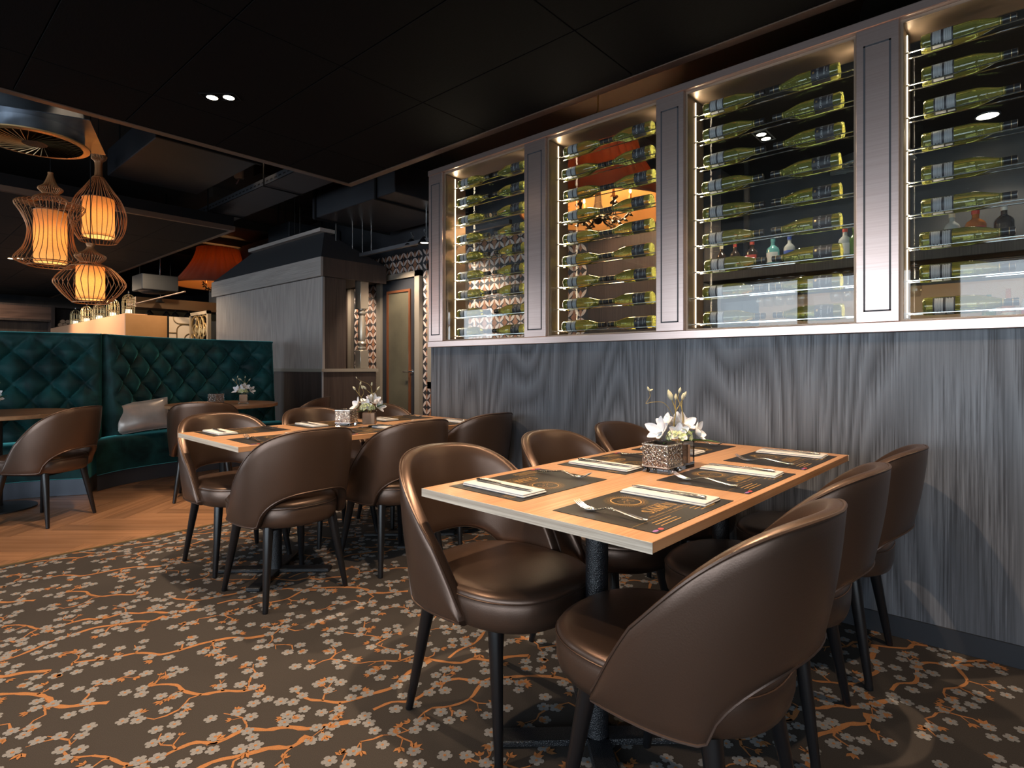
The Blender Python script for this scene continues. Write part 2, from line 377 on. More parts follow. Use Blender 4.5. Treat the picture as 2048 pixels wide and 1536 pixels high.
# herringbone timber floor
planks_m = [wood_mat('floor_oak_%s' % 'abc'[i], (.15 + .03 * i, .075 + .014 * i, .038 + .006 * i), (.30 + .04 * i, .16 + .02 * i, .085 + .01 * i), 'x', 5., 4., (.28, .4), .06, long=.06, seed=i * 4.) for i in range(3)]
PL, PW = .90, .15
pm = [MB().cbox(.0008, PL - .0008, .0008, PW - .0008, -.012, 0, .0012).mesh('plank', mm, False) for mm in planks_m]
cnt = 0
for a in range(-30, 60):
    for b in range(-12, 12):
        ox, oy = a * PW + b * PL, a * PW - b * PL
        for kind in (0, 1):
            # plank corner and direction in the pattern's own frame, turned 45 degrees for the room
            p = Vector((ox, oy)) if kind == 0 else Vector((ox, oy)); ang = 0 if kind == 0 else 90
            ctr = p + (Vector((PL / 2, PW / 2)) if kind == 0 else Vector((-PW / 2, PL / 2)))
            th = R(-48); wc = Vector((ctr.x * math.cos(th) - ctr.y * math.sin(th), ctr.x * math.sin(th) + ctr.y * math.cos(th))) + Vector((.2, 5.0))
            if not (-1.3 < wc.x < 4.3 and EDGE_Y - .3 < wc.y < 7.3): continue
            if cnt >= 300: continue
            wp = Vector((p.x * math.cos(th) - p.y * math.sin(th), p.x * math.sin(th) + p.y * math.cos(th))) + Vector((.2, 5.0))
            o = bpy.data.objects.new('plank', pm[(a * 7 + b * 3 + kind) % 3])
            o.location = (wp.x, wp.y, 0); o.rotation_euler = (0, 0, th + R(ang))
            Mw = Matrix.Translation(o.location) @ Matrix.Rotation(th + R(ang), 4, 'Z')
            ys = [(Mw @ v.co).y for v in o.data.vertices]
            if max(ys) < EDGE_Y + .04: bpy.data.objects.remove(o); continue
            if min(ys) < EDGE_Y + .022:                    # cut along the carpet strip
                bm = bmesh.new(); bm.from_mesh(o.data); bm.transform(Mw)
                bmesh.ops.bisect_plane(bm, geom=bm.verts[:] + bm.edges[:] + bm.faces[:], plane_co=(0, EDGE_Y + .022, 0), plane_no=(0, -1, 0), clear_outer=True)
                me = bpy.data.meshes.new('plank'); bm.to_mesh(me); bm.free(); me.materials.append(o.data.materials[0])
                bm_mat = Mw.inverted(); me.transform(bm_mat); o.data = me
            C.objects.link(o); o.parent = floor; cnt += 1
# walls
wall_right = struct('wall_right', MB().box(W, W + CAB, -6.0, 3.34, 0, 1.272), M['wall_wood'])
struct('baseboard_right', MB().box(W - .012, W - .001, -6.0, 3.34, 0.001, .085), mat('bluish_black_skirting', (.010, .012, .017), .45))
DX = 4.5
wall_rear = struct('wall_rear', MB().box(DX, DX + .15, 1.9, 12.0, 0, 3.3), M['darkwall'])
struct('wall_bar', MB().box(5.0, 5.15, -6.0, 1.9, 0, 3.3), M['darkwall'])
struct('wall_return', MB().box(DX, 5.15, 1.75, 1.9, 0, 3.3), M['darkwall'])
mb = MB(); ys = [-6.2]
for a, b in sorted(DAY_OPENINGS): ys += [a, b]
ys.append(20.2)
for i in range(0, len(ys), 2): mb.box(WIN_X - .25, WIN_X, ys[i], ys[i + 1], 0, 3.5)
for a, b in DAY_OPENINGS: mb.box(WIN_X - .25, WIN_X, a, b, 0, WZ0); mb.box(WIN_X - .25, WIN_X, a, b, WZ1, 3.5)
struct('wall_window_side', mb, mat('dark_plaster', (.05, .045, .04), .8))
mb = MB(); xs = [-4.25] + [q for ab in BACKWIN_FILL for q in ab] + [7.2]
for i in range(0, len(xs), 2): mb.box(xs[i], xs[i + 1], -6.25, -6.0, 0, 3.5)
for a, b in BACKWIN_FILL: mb.box(a, b, -6.25, -6.0, 0, WZ0); mb.box(a, b, -6.25, -6.0, WZ1, 3.5)
struct('wall_back', mb, mat('dark_plaster_back', (.04, .035, .03), .8))
struct('wall_far', MB().box(-4.25, 7.2, 20.0, 20.25, 0, 3.5), M['darkwall'])
struct('wall_outer', MB().box(7.0, 7.2, -6.2, 20.2, 0, 3.5), M['darkwall'])
ceiling = struct('ceiling', MB().box(-4.25, 7.2, -6.25, 20.25, 3.4, 3.6), M['void'])
for y in (5.2, 6.3, 7.6, 9.0, 10.5, 12.): struct('trim_beam', MB().box(2.9, 6.9, y, y + .16, 3.28, 3.4), M['void'])
# hung ceiling of boards with open joints, and a bronze edge
raft = struct('ceiling_raft', MB().box(-3.9, 2.79, -5.9, 4.33, H1 + .03, H1 + .07), M['black'])
PX, PY = .5475, 1.10
for i in range(-2, 6):
    for j in range(-2, 6):
        x1 = 2.74 - i * PX if i >= 0 else None
        if i < 0: continue
        x0 = x1 - PX; y1 = 3.742 - (j - 0) * PY; y0 = y1 - PY
        if j < 0:
            if j == -1: y0, y1 = 3.742, 4.285
            else: continue
        x0c = max(x0, -2.)
        MB().cbox(x0 + .0025, x1 - .0025, y0 + .0025, y1 - .0025, H1, H1 + .03, .0015).obj('panel', M['ceil'], raft, smooth=False)
MB().box(2.745, 2.80, -5.9, 4.345, H1 - .004, H1 + .075).box(-3.9, 2.745, 4.29, 4.345, H1 - .004, H1 + .075).obj('edge_trim', M['trim'], raft, smooth=False)
# second raft, deeper in the room
raft2 = struct('ceiling_raft.001', MB().box(-3.9, 2.82, 6.79, 16.6, H1 + .03, H1 + .16), M['black'])
for i in range(6):
    for j in range(9):
        x1 = 2.78 - i * PX * 1.0; y0 = 6.83 + j * 1.08
        MB().box(x1 - PX + .003, x1 - .003, y0 + .003, y0 + 1.074, H1, H1 + .03).obj('panel', M['ceil2'], raft2, smooth=False)
MB().box(2.785, 2.83, 6.78, 16.6, H1 - .003, H1 + .05).box(-3.9, 2.785, 6.78, 6.825, H1 - .003, H1 + .05).obj('edge_trim', M['trim'], raft2, smooth=False)
# ceiling over the bar
raft3 = struct('ceiling_raft.002', MB().box(3.5, 5.0, -5.9, 1.9, H1 + .0, H1 + .08), M['ceil2'])

# ---------------------------------------------------------------- patterned wall behind: petals and diamonds
M['pw_base'] = mat('wall_print_black', (.022, .022, .026), .5)
M['pw_brown'] = noise_mat('wall_print_brown', (.20, .092, .05), (.30, .145, .085), 30, .5, 0, 0)
M['pw_white'] = noise_mat('wall_print_cream', (.42, .36, .33), (.52, .45, .42), 30, .5, 0, 0)
def pattern_wall(y0, y1, z0, z1):
    mb = MB(); a, b = .075, .088
    def lens(p, q, wd, n=7):
        d = Vector((q[0] - p[0], q[1] - p[1])); nn = Vector((-d.y, d.x)).normalized(); l = []
        for k in range(n): t = k / (n - 1); l.append(Vector(p) + d * t + nn * wd * math.sin(PI * t))
        for k in range(n - 2, 0, -1): t = k / (n - 1); l.append(Vector(p) + d * t - nn * wd * math.sin(PI * t))
        return l
    def put(poly, m, off):
        if all(y0 <= p[0] <= y1 and z0 <= p[1] <= z1 for p in poly): mb.add([(DX - off, p[0], p[1]) for p in poly], [tuple(range(len(poly)))], m)
    mb.add([(DX - .001, y0, z0), (DX - .001, y1, z0), (DX - .001, y1, z1), (DX - .001, y0, z1)], [(0, 1, 2, 3)], 0)
    for i in range(int((y1 - y0) / a) + 1):
        for j in range(int((z1 - z0) / b) + 1):
            c = (y0 + i * a, z0 + j * b)
            if (i + j) % 2 == 0:
                for s in (-1, 1): put(lens((c[0] + s * a * .04, c[1] + b * .04), (c[0] + s * a * .96, c[1] + b * .96), .0165), 2, .003)
                for s in (-1, 1):       # brown leaf-shaped pairs above and below the crossing
                    put([(c[0], c[1] + s * b * .06), (c[0] + a * .30, c[1] + s * b * .52), (c[0], c[1] + s * b * .94), (c[0] - a * .30, c[1] + s * b * .52)], 1, .002)
            elif i % 2 == 0:
                put([(c[0], c[1] - b * .5), (c[0] + a * .55, c[1]), (c[0], c[1] + b * .5), (c[0] - a * .55, c[1])], 1, .0025)
    return mb.obj('printed_pattern', [M['pw_base'], M['pw_brown'], M['pw_white']], wall_rear, smooth=False, kind='stuff')
pattern_wall(3.02, 5.42, .1, 2.57); pattern_wall(6.30, 6.90, .1, 2.57)
pattern_wall(5.42, 6.30, 2.30, 2.57)
MB().box(DX - .02, DX, 1.9, 3.0, .0, 2.5).obj('wood_panel', M['dark_wood'], wall_rear, smooth=False)
# door_1: dark leaf with a tall glazed light framed in copper
door = struct('door_1', MB().box(DX - .03, DX - .002, 5.52, 6.20, 0.01, 2.22), mat('dark_blue_grey_door', (.022, .025, .031), .4))
MB().box(DX - .06, DX - .001, 5.42, 5.51, 0, 2.30).box(DX - .06, DX - .001, 6.21, 6.30, 0, 2.30).box(DX - .06, DX - .001, 5.42, 6.30, 2.23, 2.30).obj('door_frame', M['taupe'], door, smooth=False)
gy0, gy1, gz0, gz1 = 5.64, 6.06, .12, 2.06
cop = mat('copper_bead', (.30, .115, .055), .35, .7)
MB().box(DX - .05, DX - .028, gy0 - .03, gy0, gz0, gz1).box(DX - .05, DX - .028, gy1, gy1 + .03, gz0, gz1).box(DX - .05, DX - .028, gy0 - .03, gy1 + .03, gz1, gz1 + .03).box(DX - .05, DX - .028, gy0 - .03, gy1 + .03, gz0 - .03, gz0).obj('glass_bead', cop, door, smooth=False)
MB().box(DX - .036, DX - .031, gy0, gy1, gz0, gz1).obj('door_pane', noise_mat('olive_tinted_door_glass', (.066, .062, .045), (.095, .088, .062), 3, .05, 0, 0), door, smooth=False)
MB().tube([(DX - .03, 5.585, 1.06), (DX - .085, 5.585, 1.06), (DX - .085, 5.70, 1.06)], .010).lathe([(.025, DX - .036), (.025, DX - .030)], 12, 0, (0, 5.585, 1.06), 'x').obj('door_handle', M['chrome'], door)
# window_1 beside the door: a narrow framed light in the patterned wall
wn = struct('window_1', MB().box(DX - .05, DX - .001, 4.62, 4.70, .86, 2.36).box(DX - .05, DX - .001, 5.20, 5.28, .86, 2.36).box(DX - .05, DX - .001, 4.62, 5.28, 2.28, 2.36).box(DX - .05, DX - .001, 4.62, 5.28, .86, .94), M['taupe'])
MB().box(DX - .02, DX - .014, 4.70, 5.20, .94, 2.28).obj('window_pane', noise_mat('olive_tinted_glass', (.06, .058, .04), (.08, .075, .055), 3, .05, 0, 0), wn, smooth=False)
# second dark timber door beside the booth
d2 = struct('door_2', MB().box(DX - .03, DX - .004, 7.0, 7.8, .01, 2.2), M['dark_wood'])
MB().box(DX - .05, DX - .002, 6.91, 6.99, 0, 2.28).obj('door_frame', M['taupe'], d2, smooth=False)
MB().tube([(DX - .03, 7.06, 1.09), (DX - .09, 7.06, 1.09), (DX - .09, 7.20, 1.09)], .011).obj('door_handle', M['chrome'], d2)
tag(MB().cbox(DX - .04, DX - .031, 7.10, 7.28, 1.28, 1.50, .002).obj('notice_sheet', M['white'], smooth=False), 'small white paper notice fixed to the dark timber door behind the booth', 'notice')
# ---------------------------------------------------------------- dining chair
def smooth01(t): t = max(0., min(1., t)); return t * t * (3 - 2 * t)
def shell_plan(t, off=0.):                 # t in -1..1 along the U from one front end round the back to the other
    s = abs(t) * .545; q = .43; sg = 1 if t >= 0 else -1
    hw, hb, yc = .262 - off, .262 - off, -.03
    if s <= q:
        a = s / q * PI / 2; x = hw * abs(math.sin(a)) ** .86; y = yc - hb * abs(math.cos(a)) ** .86
        n = Vector((math.sin(a), -math.cos(a)))
    else:
        x = hw - .010 * ((s - q) / .115) ** 2; y = yc + (s - q); n = Vector((1, 0))
    return Vector((sg * x, y)), Vector((sg * n.x, n.y))
def z_top(t): return .838 - .435 * abs(t) ** 2.5
def z_bot(t):
    u = abs(t) / .53
    return .372 + .158 * (max(0., 1 - u ** 2.4)) ** .62
def shell_rows(nu=56, nv=9):
    rows = []; th = .040
    for i in range(nu + 1):
        t = -1 + 2 * i / nu; t = math.copysign(abs(t) ** .92, t)
        zt, zb = z_top(t), z_bot(t); zt = max(zt, zb + .035)
        ring = []
        def pt(z, o):
            p, n = shell_plan(t); lean = (z - .40) * (.13 * (1 - abs(t)) + .03)
            p = p + n * (lean - o); return (p.x, p.y, z)
        for k in range(nv + 1): ring.append(pt(zb + .012 + (zt - zb - .024) * k / nv, -.006 * math.sin(PI * k / nv)))
        for k in range(1, 5): a = PI * k / 5; ring.append(pt(zt - .012 + .012 * math.sin(a), th / 2 - th / 2 * math.cos(a)))
        for k in range(nv + 1): ring.append(pt(zt - .012 - (zt - zb - .024) * k / nv, th + .004 * math.sin(PI * k / nv)))
        for k in range(1, 5): a = PI * k / 5; ring.append(pt(zb + .012 - .012 * math.sin(a), th / 2 + th / 2 * math.cos(a)))
        rows.append(ring)
    return rows, nv
def seat_ring(z, inset, n=56):
    out = []
    for k in range(n):
        a = 2 * PI * k / n; c, s = math.cos(a), math.sin(a); e = 2 / 2.55
        hx, hy = .238 - inset, .276 - inset
        out.append((math.copysign(abs(c) ** e, c) * hx * (1.0 if s > 0 else 1 - .05 * abs(s)), .022 + math.copysign(abs(s) ** e, s) * hy, z))
    return out
def make_chair():
    t = thing('dining_chair', 'x', 'chair')
    mb = MB(); prof = [(.368, .05), (.368, .018), (.376, .006), (.40, 0), (.448, -.002), (.456, .002), (.462, .0), (.474, .008), (.482, .026), (.487, .06), (.490, .12), (.491, .19)]
    mb.grid([seat_ring(z, i) for z, i in prof], 0, False, True)
    n = len(mb.v); mb.f.append(tuple(range(n - 56, n))); mb.m.append(0); mb.f.append(tuple(range(56))[::-1]); mb.m.append(0)
    seat = mb.obj('seat', M['leather'], t, True, 60)
    MB().tube(seat_ring(.459, -.001), .0022, 5, 0, True).obj('seam', M['piping'], seat)
    rows, nv = shell_rows(); mb = MB(); mb.grid(rows, 0, False, True); n = len(rows[0]); k = len(rows)
    mb.f += [tuple(range(n)), tuple(range((k - 1) * n, k * n))[::-1]]; mb.m += [0, 0]
    back = mb.obj('backrest', M['leather'], t, True, 70)
    top = [Vector(r[nv + 1]) + Vector((0, 0, .001)) for r in rows]; bot = [Vector(r[0]) for r in rows]
    MB().tube(top, .0042, 6).obj('piping', M['piping'], back)
    MB().tube(bot[::-1], .0036, 6).obj('piping', M['piping'], back)
    for sx in (-1, 1):
        for sy in (-1, 1):
            MB().tube([(sx * .168, sy * .150 - .005, .372), (sx * .212, sy * .208 - .005, .004), (sx * .2125, sy * .2085 - .005, 0)], [.0235, .0125, .0115], 12).obj('leg', M['leg'], t)
    MB().box(-.17, .17, -.16, .15, .352, .370).obj('seat_frame', M['black'], t, smooth=False)
    return t
# positions: (x, y, facing angle in degrees from +Y, label)
CH = [
 (1.388, 1.275, 178, 'bronze leatherette tub chair at the corner of the near table, seat half in sunlight-coloured lamp glow'),
 (2.015, 1.268, 179, 'bronze tub chair in the middle of the far long side of the near table'),
 (2.555, 1.250, 180, 'bronze tub chair facing the near table, tucked closest to the grey panelled wall'),
 (1.318, .618, -1, 'large dark tub chair turned back-on at the open corner of the near table'),
 (1.945, .625, 1, 'tub chair with brown back, second along the near table between two others'),
 (2.525, .590, 0, 'dark tub chair back-on against the grey panelled wall by the near table'),
 (1.407, 2.780, 2, 'brown tub chair back-on at the open corner of the second table'),
 (2.030, 2.735, -2, 'dark tub chair back-on in the middle of the second table'),
 (2.60, 2.745, 1, 'brown tub chair back-on beside the panelled wall at the second table'),
 (1.436, 3.400, 181, 'tub chair facing us at the open end of the second table, behind its napkin'),
 (2.06, 3.41, 179, 'tub chair facing us behind the patterned votive of the second table'),
 (2.62, 3.43, 180, 'tub chair facing us behind the second table, just in front of the glazed door'),
 (1.95, 5.28, -24, 'dark tub chair back-on at the round table by the sofa cushion'),
 (2.66, 5.13, 38, 'pale-lit tub chair side-on at the round table beside the timber booth'),
 (.860, 5.330, 39.5, 'lone tub chair side-on at the round table in front of the green tufted sofa'),
]
ch0 = make_chair()
CH[0] = CH[0][:3] + ('bronze leatherette tub chair facing us at the open corner of the near table',)
for i, (x, y, a, lab) in enumerate(CH):
    o = ch0 if i == 0 else dup(ch0)
    o.location = (x, y, .001); o.rotation_euler = (0, 0, R(a)); o['label'] = lab; o['group'] = 'tub chairs around the tables'
# ---------------------------------------------------------------- tables
def make_table(name, label, cx, cy, L_, Wd, rz, ztop=.76):
    t = thing(name, label, 'table', (cx, cy, 0), rz)
    MB().cbox(-L_ / 2 + .002, L_ / 2 - .002, -Wd / 2 + .002, Wd / 2 - .002, ztop - .025, ztop, .001).obj('tabletop', M['oak'], t, smooth=False)
    for s in (-1, 1):
        MB().box(s * L_ / 2 - s * .002, s * L_ / 2, -Wd / 2, Wd / 2, ztop - .0248, ztop - .0004).obj('edge_band', M['oak_edge_lit'], t, smooth=False)
        c = MB().lathe([(.036, .02), (.034, .05), (.034, ztop - .035), (.09, ztop - .034), (.09, ztop - .026)], 24, 0, (s * (L_ / 2 - .36), 0, 0)).obj('column', M['blackmetal'], t)
        mb = MB()
        for a in (0, 90):
            i0 = len(mb.v); mb.cbox(-.30, .30, -.035, .035, .003, .022, .004); mb.xf(Matrix.Translation((s * (L_ / 2 - .36), 0, 0)) @ Matrix.Rotation(R(a + 45), 4, 'Z'), i0)
        mb.obj('foot', M['blackmetal'], t, smooth=False)
    return t
RZ1, RZ2 = R(-1.9), R(-1.5)
T1 = make_table('dining_table', 'oak-topped dining table nearest the panelled wall corner, laid for six with a clear view of its pale end', 1.907, .930, 1.615, .78, RZ1)
T1['label'] = 'near oak dining table laid for six, its pale end edge facing us'
T2 = make_table('dining_table.001', 'second oak dining table, half hidden behind tub chairs, laid for six', 1.945, 3.04, 1.63, .82, RZ2)
def round_table(lab, cx, cy, r=.50, ztop=.76):
    t = thing('round_table', lab, 'table', (cx, cy, 0))
    MB().lathe([(r - .003, ztop - .030), (r, ztop - .027), (r, ztop - .003), (r - .003, ztop)], 72).obj('tabletop', M['oak'], t, True, 30)
    MB().lathe([(.04, .02), (.036, .06), (.036, ztop - .04), (.12, ztop - .038), (.12, ztop - .031)], 24).obj('column', M['blackmetal'], t)
    MB().lathe([(.25, .002), (.25, .012), (.05, .028), (.0, .03)], 40).obj('foot', M['blackmetal'], t)
    return t
round_table('round oak table by the green sofa, beside the lone tub chair', .68, 6.02)
round_table('round oak table in front of the green sofa near the timber booth', 2.335, 5.87)
# ---------------------------------------------------------------- place settings
SER = .018
def serif_word(mb, word, x0, y0, h, z):
    """heavy serif capitals built from bars: only the letters this word needs"""
    x = x0
    def quad(pts): mb.add([(a, b, z) for a, b in pts], [tuple(range(len(pts)))])
    def bar(ax, ay, bx, by, wd):
        quad([(ax - wd / 2, ay), (ax + wd / 2, ay), (bx + wd / 2, by), (bx - wd / 2, by)])
    def serif(cx, cy, wd): quad([(cx - wd / 2, cy), (cx + wd / 2, cy), (cx + wd / 2, cy + h * .05), (cx - wd / 2, cy + h * .05)])
    for ch in word:
        k = h * .18; n = h * .07
        if ch == 'A':
            wd = h * .72; bar(x + n, y0, x + wd / 2, y0 + h, n); bar(x + wd - k / 2, y0, x + wd / 2, y0 + h, k)
            quad([(x + wd * .22, y0 + h * .30), (x + wd * .75, y0 + h * .30), (x + wd * .75, y0 + h * .36), (x + wd * .22, y0 + h * .36)]); serif(x + n, y0, h * .24); serif(x + wd - k / 2, y0, h * .30)
        elif ch == 'M':
            wd = h * .92; bar(x + n, y0, x + n, y0 + h, n); bar(x + wd - k / 2, y0, x + wd - k / 2, y0 + h, k)
            bar(x + wd * .48, y0, x + n, y0 + h, k); bar(x + wd * .48, y0, x + wd - k * .6, y0 + h, n); serif(x + n, y0, h * .24); serif(x + wd - k / 2, y0, h * .3); serif(x + n, y0 + h * .95, h * .22); serif(x + wd - k / 2, y0 + h * .95, h * .3)
        elif ch == 'E':
            wd = h * .58; bar(x + k / 2 + n, y0, x + k / 2 + n, y0 + h, k)
            for q in (0, .47, .94): quad([(x, y0 + h * q), (x + wd * (.8 if q == .47 else 1), y0 + h * q), (x + wd * (.8 if q == .47 else 1), y0 + h * (q + .06)), (x, y0 + h * (q + .06))])
            quad([(x + wd * .9, y0), (x + wd, y0), (x + wd, y0 + h * .25)]); quad([(x + wd * .9, y0 + h), (x + wd, y0 + h * .75), (x + wd, y0 + h)])
        elif ch == 'N':
            wd = h * .76; bar(x + n, y0, x + n, y0 + h, n); bar(x + wd - n, y0, x + wd - n, y0 + h, n); bar(x + wd - n * 1.4, y0, x + n * 1.4, y0 + h, k); serif(x + n, y0, h * .22); serif(x + wd - n, y0 + h * .95, h * .22); serif(x + n, y0 + h * .95, h * .22)
        elif ch == 'S':
            wd = h * .52; cv = spline([(x + wd * .93, y0 + h * .76, 0), (x + wd * .72, y0 + h * .95, 0), (x + wd * .30, y0 + h * .93, 0), (x + wd * .14, y0 + h * .74, 0), (x + wd * .40, y0 + h * .56, 0), (x + wd * .78, y0 + h * .40, 0), (x + wd * .88, y0 + h * .20, 0), (x + wd * .62, y0 + h * .05, 0), (x + wd * .25, y0 + h * .06, 0), (x + wd * .05, y0 + h * .26, 0)], 4)
            for i in range(len(cv) - 1):
                u = i / (len(cv) - 2); ww = n + (k - n) * math.sin(PI * u); d = (cv[i + 1] - cv[i]).normalized(); nn = Vector((-d.y, d.x, 0)) * ww / 2
                quad([(p.x, p.y) for p in (cv[i] + nn, cv[i + 1] + nn, cv[i + 1] - nn, cv[i] - nn)])
        x += wd + h * .10
    return x - x0
def curl(mb, pts, wd, z):
    cv = spline([(a, b, 0) for a, b in pts], 6)
    for i in range(len(cv) - 1):
        d = (cv[i + 1] - cv[i]).normalized(); nn = Vector((-d.y, d.x, 0)) * wd / 2
        mb.add([(p.x, p.y, z) for p in (cv[i] + nn, cv[i + 1] + nn, cv[i + 1] - nn, cv[i] - nn)], [(0, 1, 2, 3)])
def make_mat():
    o = tag(MB().cbox(-.21, .21, -.148, .148, 0, .0012, .0004).obj('placemat', M['matt'], smooth=False), 'x', 'placemat')
    mb = MB(); z = .0016; cy = .062
    def ring(rx, ry, wd, n=48):
        mb.add([((rx + s) * math.cos(2 * PI * k / n), cy + (ry + s) * math.sin(2 * PI * k / n), z) for s in (-wd / 2, wd / 2) for k in range(n)], [(k, (k + 1) % n, n + (k + 1) % n, n + k) for k in range(n)])
    ring(.041, .041, .0042); ring(.047, .047, .0009); ring(.050, .050, .0008)
    for k in range(60):
        a = 2 * PI * k / 60; c, s = math.cos(a), math.sin(a); r0, r1 = .053, .060 + .003 * (k % 2)
        mb.add([(r0 * c - .0006 * s, cy + r0 * s + .0006 * c, z), (r1 * c - .0003 * s, cy + r1 * s + .0003 * c, z), (r1 * c + .0003 * s, cy + r1 * s - .0003 * c, z), (r0 * c + .0006 * s, cy + r0 * s - .0006 * c, z)], [(0, 1, 2, 3)])
    for sg in (1, -1):
        curl(mb, [(sg * p, cy + sg * q) for p, q in ((0, -.004), (.010, .003), (.020, .006), (.024, .015), (.016, .021), (.008, .016), (.012, .010))], .0016, z)
        curl(mb, [(sg * p, cy + sg * q) for p, q in ((-.006, .012), (-.016, .016), (-.021, .008), (-.014, .002), (-.004, .004))], .0013, z)
    text_mb(mb, 'RESTAURANT', .0115, 0, -.018, z, sx=1.25)
    wd = serif_word(MB(), 'SAMEN', 0, 0, .034, z); serif_word(mb, 'SAMEN', -wd / 2, -.056, .034, z)
    text_mb(mb, 'Wij wensen u een gezellige avond', .0125, 0, -.074, z, font_shear=.25, sx=1.25)
    mb.box(-.21, .21, -.0845, -.0838, .0012, z)
    rnd = random.Random(3)
    for s in (-1, 1):
        for k in range(3): ln = rnd.uniform(.08, .12); xc = s * .10; mb.box(xc - ln / 2, xc + ln / 2, -.1005 - k * .013, -.0975 - k * .013, .0012, z)
    for k in range(4): mb.box(.165 - .01 * (k % 2), .20, .10 - .011 * k, .102 - .011 * k, .0012, z)
    mb.obj('gold_print', M['gold_print'], o, smooth=False)
    MB().prism([(-.196 + x * .011, -.137 + y * .005) for x, y in arc(0, 0, 1, 0, 330, 11)], .0012, .0017).obj('violet_badge', mat('violet_print', (.25, .10, .30), .5), o, smooth=False)
    MB().prism([(-.172 + x * .008, -.137 + y * .006) for x, y in arc(0, 0, 1, 0, 330, 11)], .0012, .0017).obj('red_badge', mat('red_print', (.55, .05, .05), .5), o, smooth=False)
    return o
def make_napkin():
    b = bmesh.new(); o = None; mb = MB()
    for k, (z0, z1, sh) in enumerate(((0, .005, 0), (.005, .0098, .003))):
        mb.cbox(-.050 + sh, .050 - sh * .3, -.128 + sh * .5, .128 - sh, z0, z1, .0022, 0, 2)
    o = mb.obj('napkin', M['white'], None, True, 50); return tag(o, 'x', 'napkin')
def make_knife():
    t = thing('knife', 'x', 'knife')
    prof = [(-.117, .0035), (-.112, .0065), (-.09, .0070), (-.05, .0055), (-.012, .0042)]
    mb = MB()
    rows = []
    for y, r in prof: rows.append([(r * math.cos(a), y, .0052 + r * .62 * math.sin(a)) for a in [2 * PI * k / 12 for k in range(12)]])
    mb.grid(rows, 0, False, True); mb.f += [tuple(range(12)), tuple(range(48, 60))]; mb.m += [0, 0]; mb.obj('handle', M['steel'], t)
    pts = [(-.004, -.014), (.005, -.012), (.0085, .01), (.0090, .07), (.0065, .10), (-.001, .117), (-.0045, .112), (-.0050, .01)]
    MB().prism(pts, .0030, .0042).obj('blade', M['steel'], t, smooth=False)
    return t
def make_fork():
    t = thing('fork', 'x', 'fork')
    cv = spline([(0, -.105, .0065), (0, -.085, .006), (0, -.045, .011), (0, 0, .0165), (0, .028, .010), (0, .046, .0045)], 5)
    wd = [.0080, .0084, .0072, .0058, .0044, .0042]; rows = []
    for i, p in enumerate(cv):
        u = i / (len(cv) - 1) * 5; k = min(int(u), 4); ww = wd[k] + (wd[k + 1] - wd[k]) * (u - k)
        rows.append([(ww * math.cos(a), p.y, p.z + .0026 * math.sin(a)) for a in [2 * PI * q / 10 for q in range(10)]])
    mb = MB().grid(rows, 0, False, True); mb.f += [tuple(range(10)), tuple(range(len(mb.v) - 10, len(mb.v)))]; mb.m += [0, 0]; mb.obj('handle', M['steel'], t)
    hd = []
    for y, z, ww in ((.044, .0048, .0040), (.050, .0036, .0085), (.058, .0032, .0120), (.066, .0040, .0125)):
        hd.append([(x * ww, y, z + .0018 * x * x) for x in (-1, -.5, 0, .5, 1)] + [(x * ww, y, z + .0018 * x * x + .0018) for x in (1, .5, 0, -.5, -1)])
    mb = MB().grid(hd, 0, False, True); mb.f += [tuple(range(10)), tuple(range(30, 40))]; mb.m += [0, 0]; mb.obj('neck', M['steel'], t)
    for k in range(4):
        x = -.0105 + k * .007
        MB().tube([(x, .064, .0052), (x, .080, .0085), (x, .096, .0160), (x, .106, .0235)], [.0019, .0017, .0014, .0007], 6).obj('tine', M['steel'], t)
    return t
PM, NK, KN, FK = make_mat(), make_napkin(), make_knife(), make_fork()
first = True
def setting(tbl, lx, ly, flip, where, k):
    global first
    rz0 = tbl.rotation_euler[2]; cz, sz = math.cos(rz0), math.sin(rz0)
    rnd = random.Random(k)
    def wpos(x, y, z): return (tbl.location.x + x * cz - y * sz, tbl.location.y + x * sz + y * cz, z)
    sg = -1 if flip else 1; base = rz0 + (PI if flip else 0)
    parts = [(PM, 0, 0, .7603, 0, 'placemat', 'printed placemat '), (NK, .125 + rnd.uniform(-.008, .008), .004, .7621, rnd.uniform(-.05, .05), 'napkin', 'folded white napkin '),
             (KN, .132, .010, .7722, rnd.uniform(-.06, .02), 'knife', 'steel knife on the napkin '), (FK, -.145 + rnd.uniform(-.012, .012), .012, .7618, rnd.uniform(-.10, .10), 'fork', 'steel fork ')]
    for src, dx, dy, z, dr, nm, lab in parts:
        o = src if first else dup(src)
        o.location = wpos(lx + sg * dx, ly + sg * dy, z); o.rotation_euler = (0, 0, base + dr)
        o['label'] = lab + where; o['group'] = nm + 's of the laid tables'
    first = False
for i, lx in enumerate((-.535, -.005, .515)):
    pl = ('at the open end', 'in the middle', 'at the wall end')[i]
    setting(T1, lx, -.218, False, pl + ' of the near table, back-on chair side', i)
    setting(T1, lx + .01, .200, True, pl + ' of the near table, facing chair side', 10 + i)
    setting(T2, lx, -.235, False, pl + ' of the second table, back-on chair side', 20 + i)
    setting(T2, lx, .235, True, pl + ' of the second table, facing chair side', 30 + i)
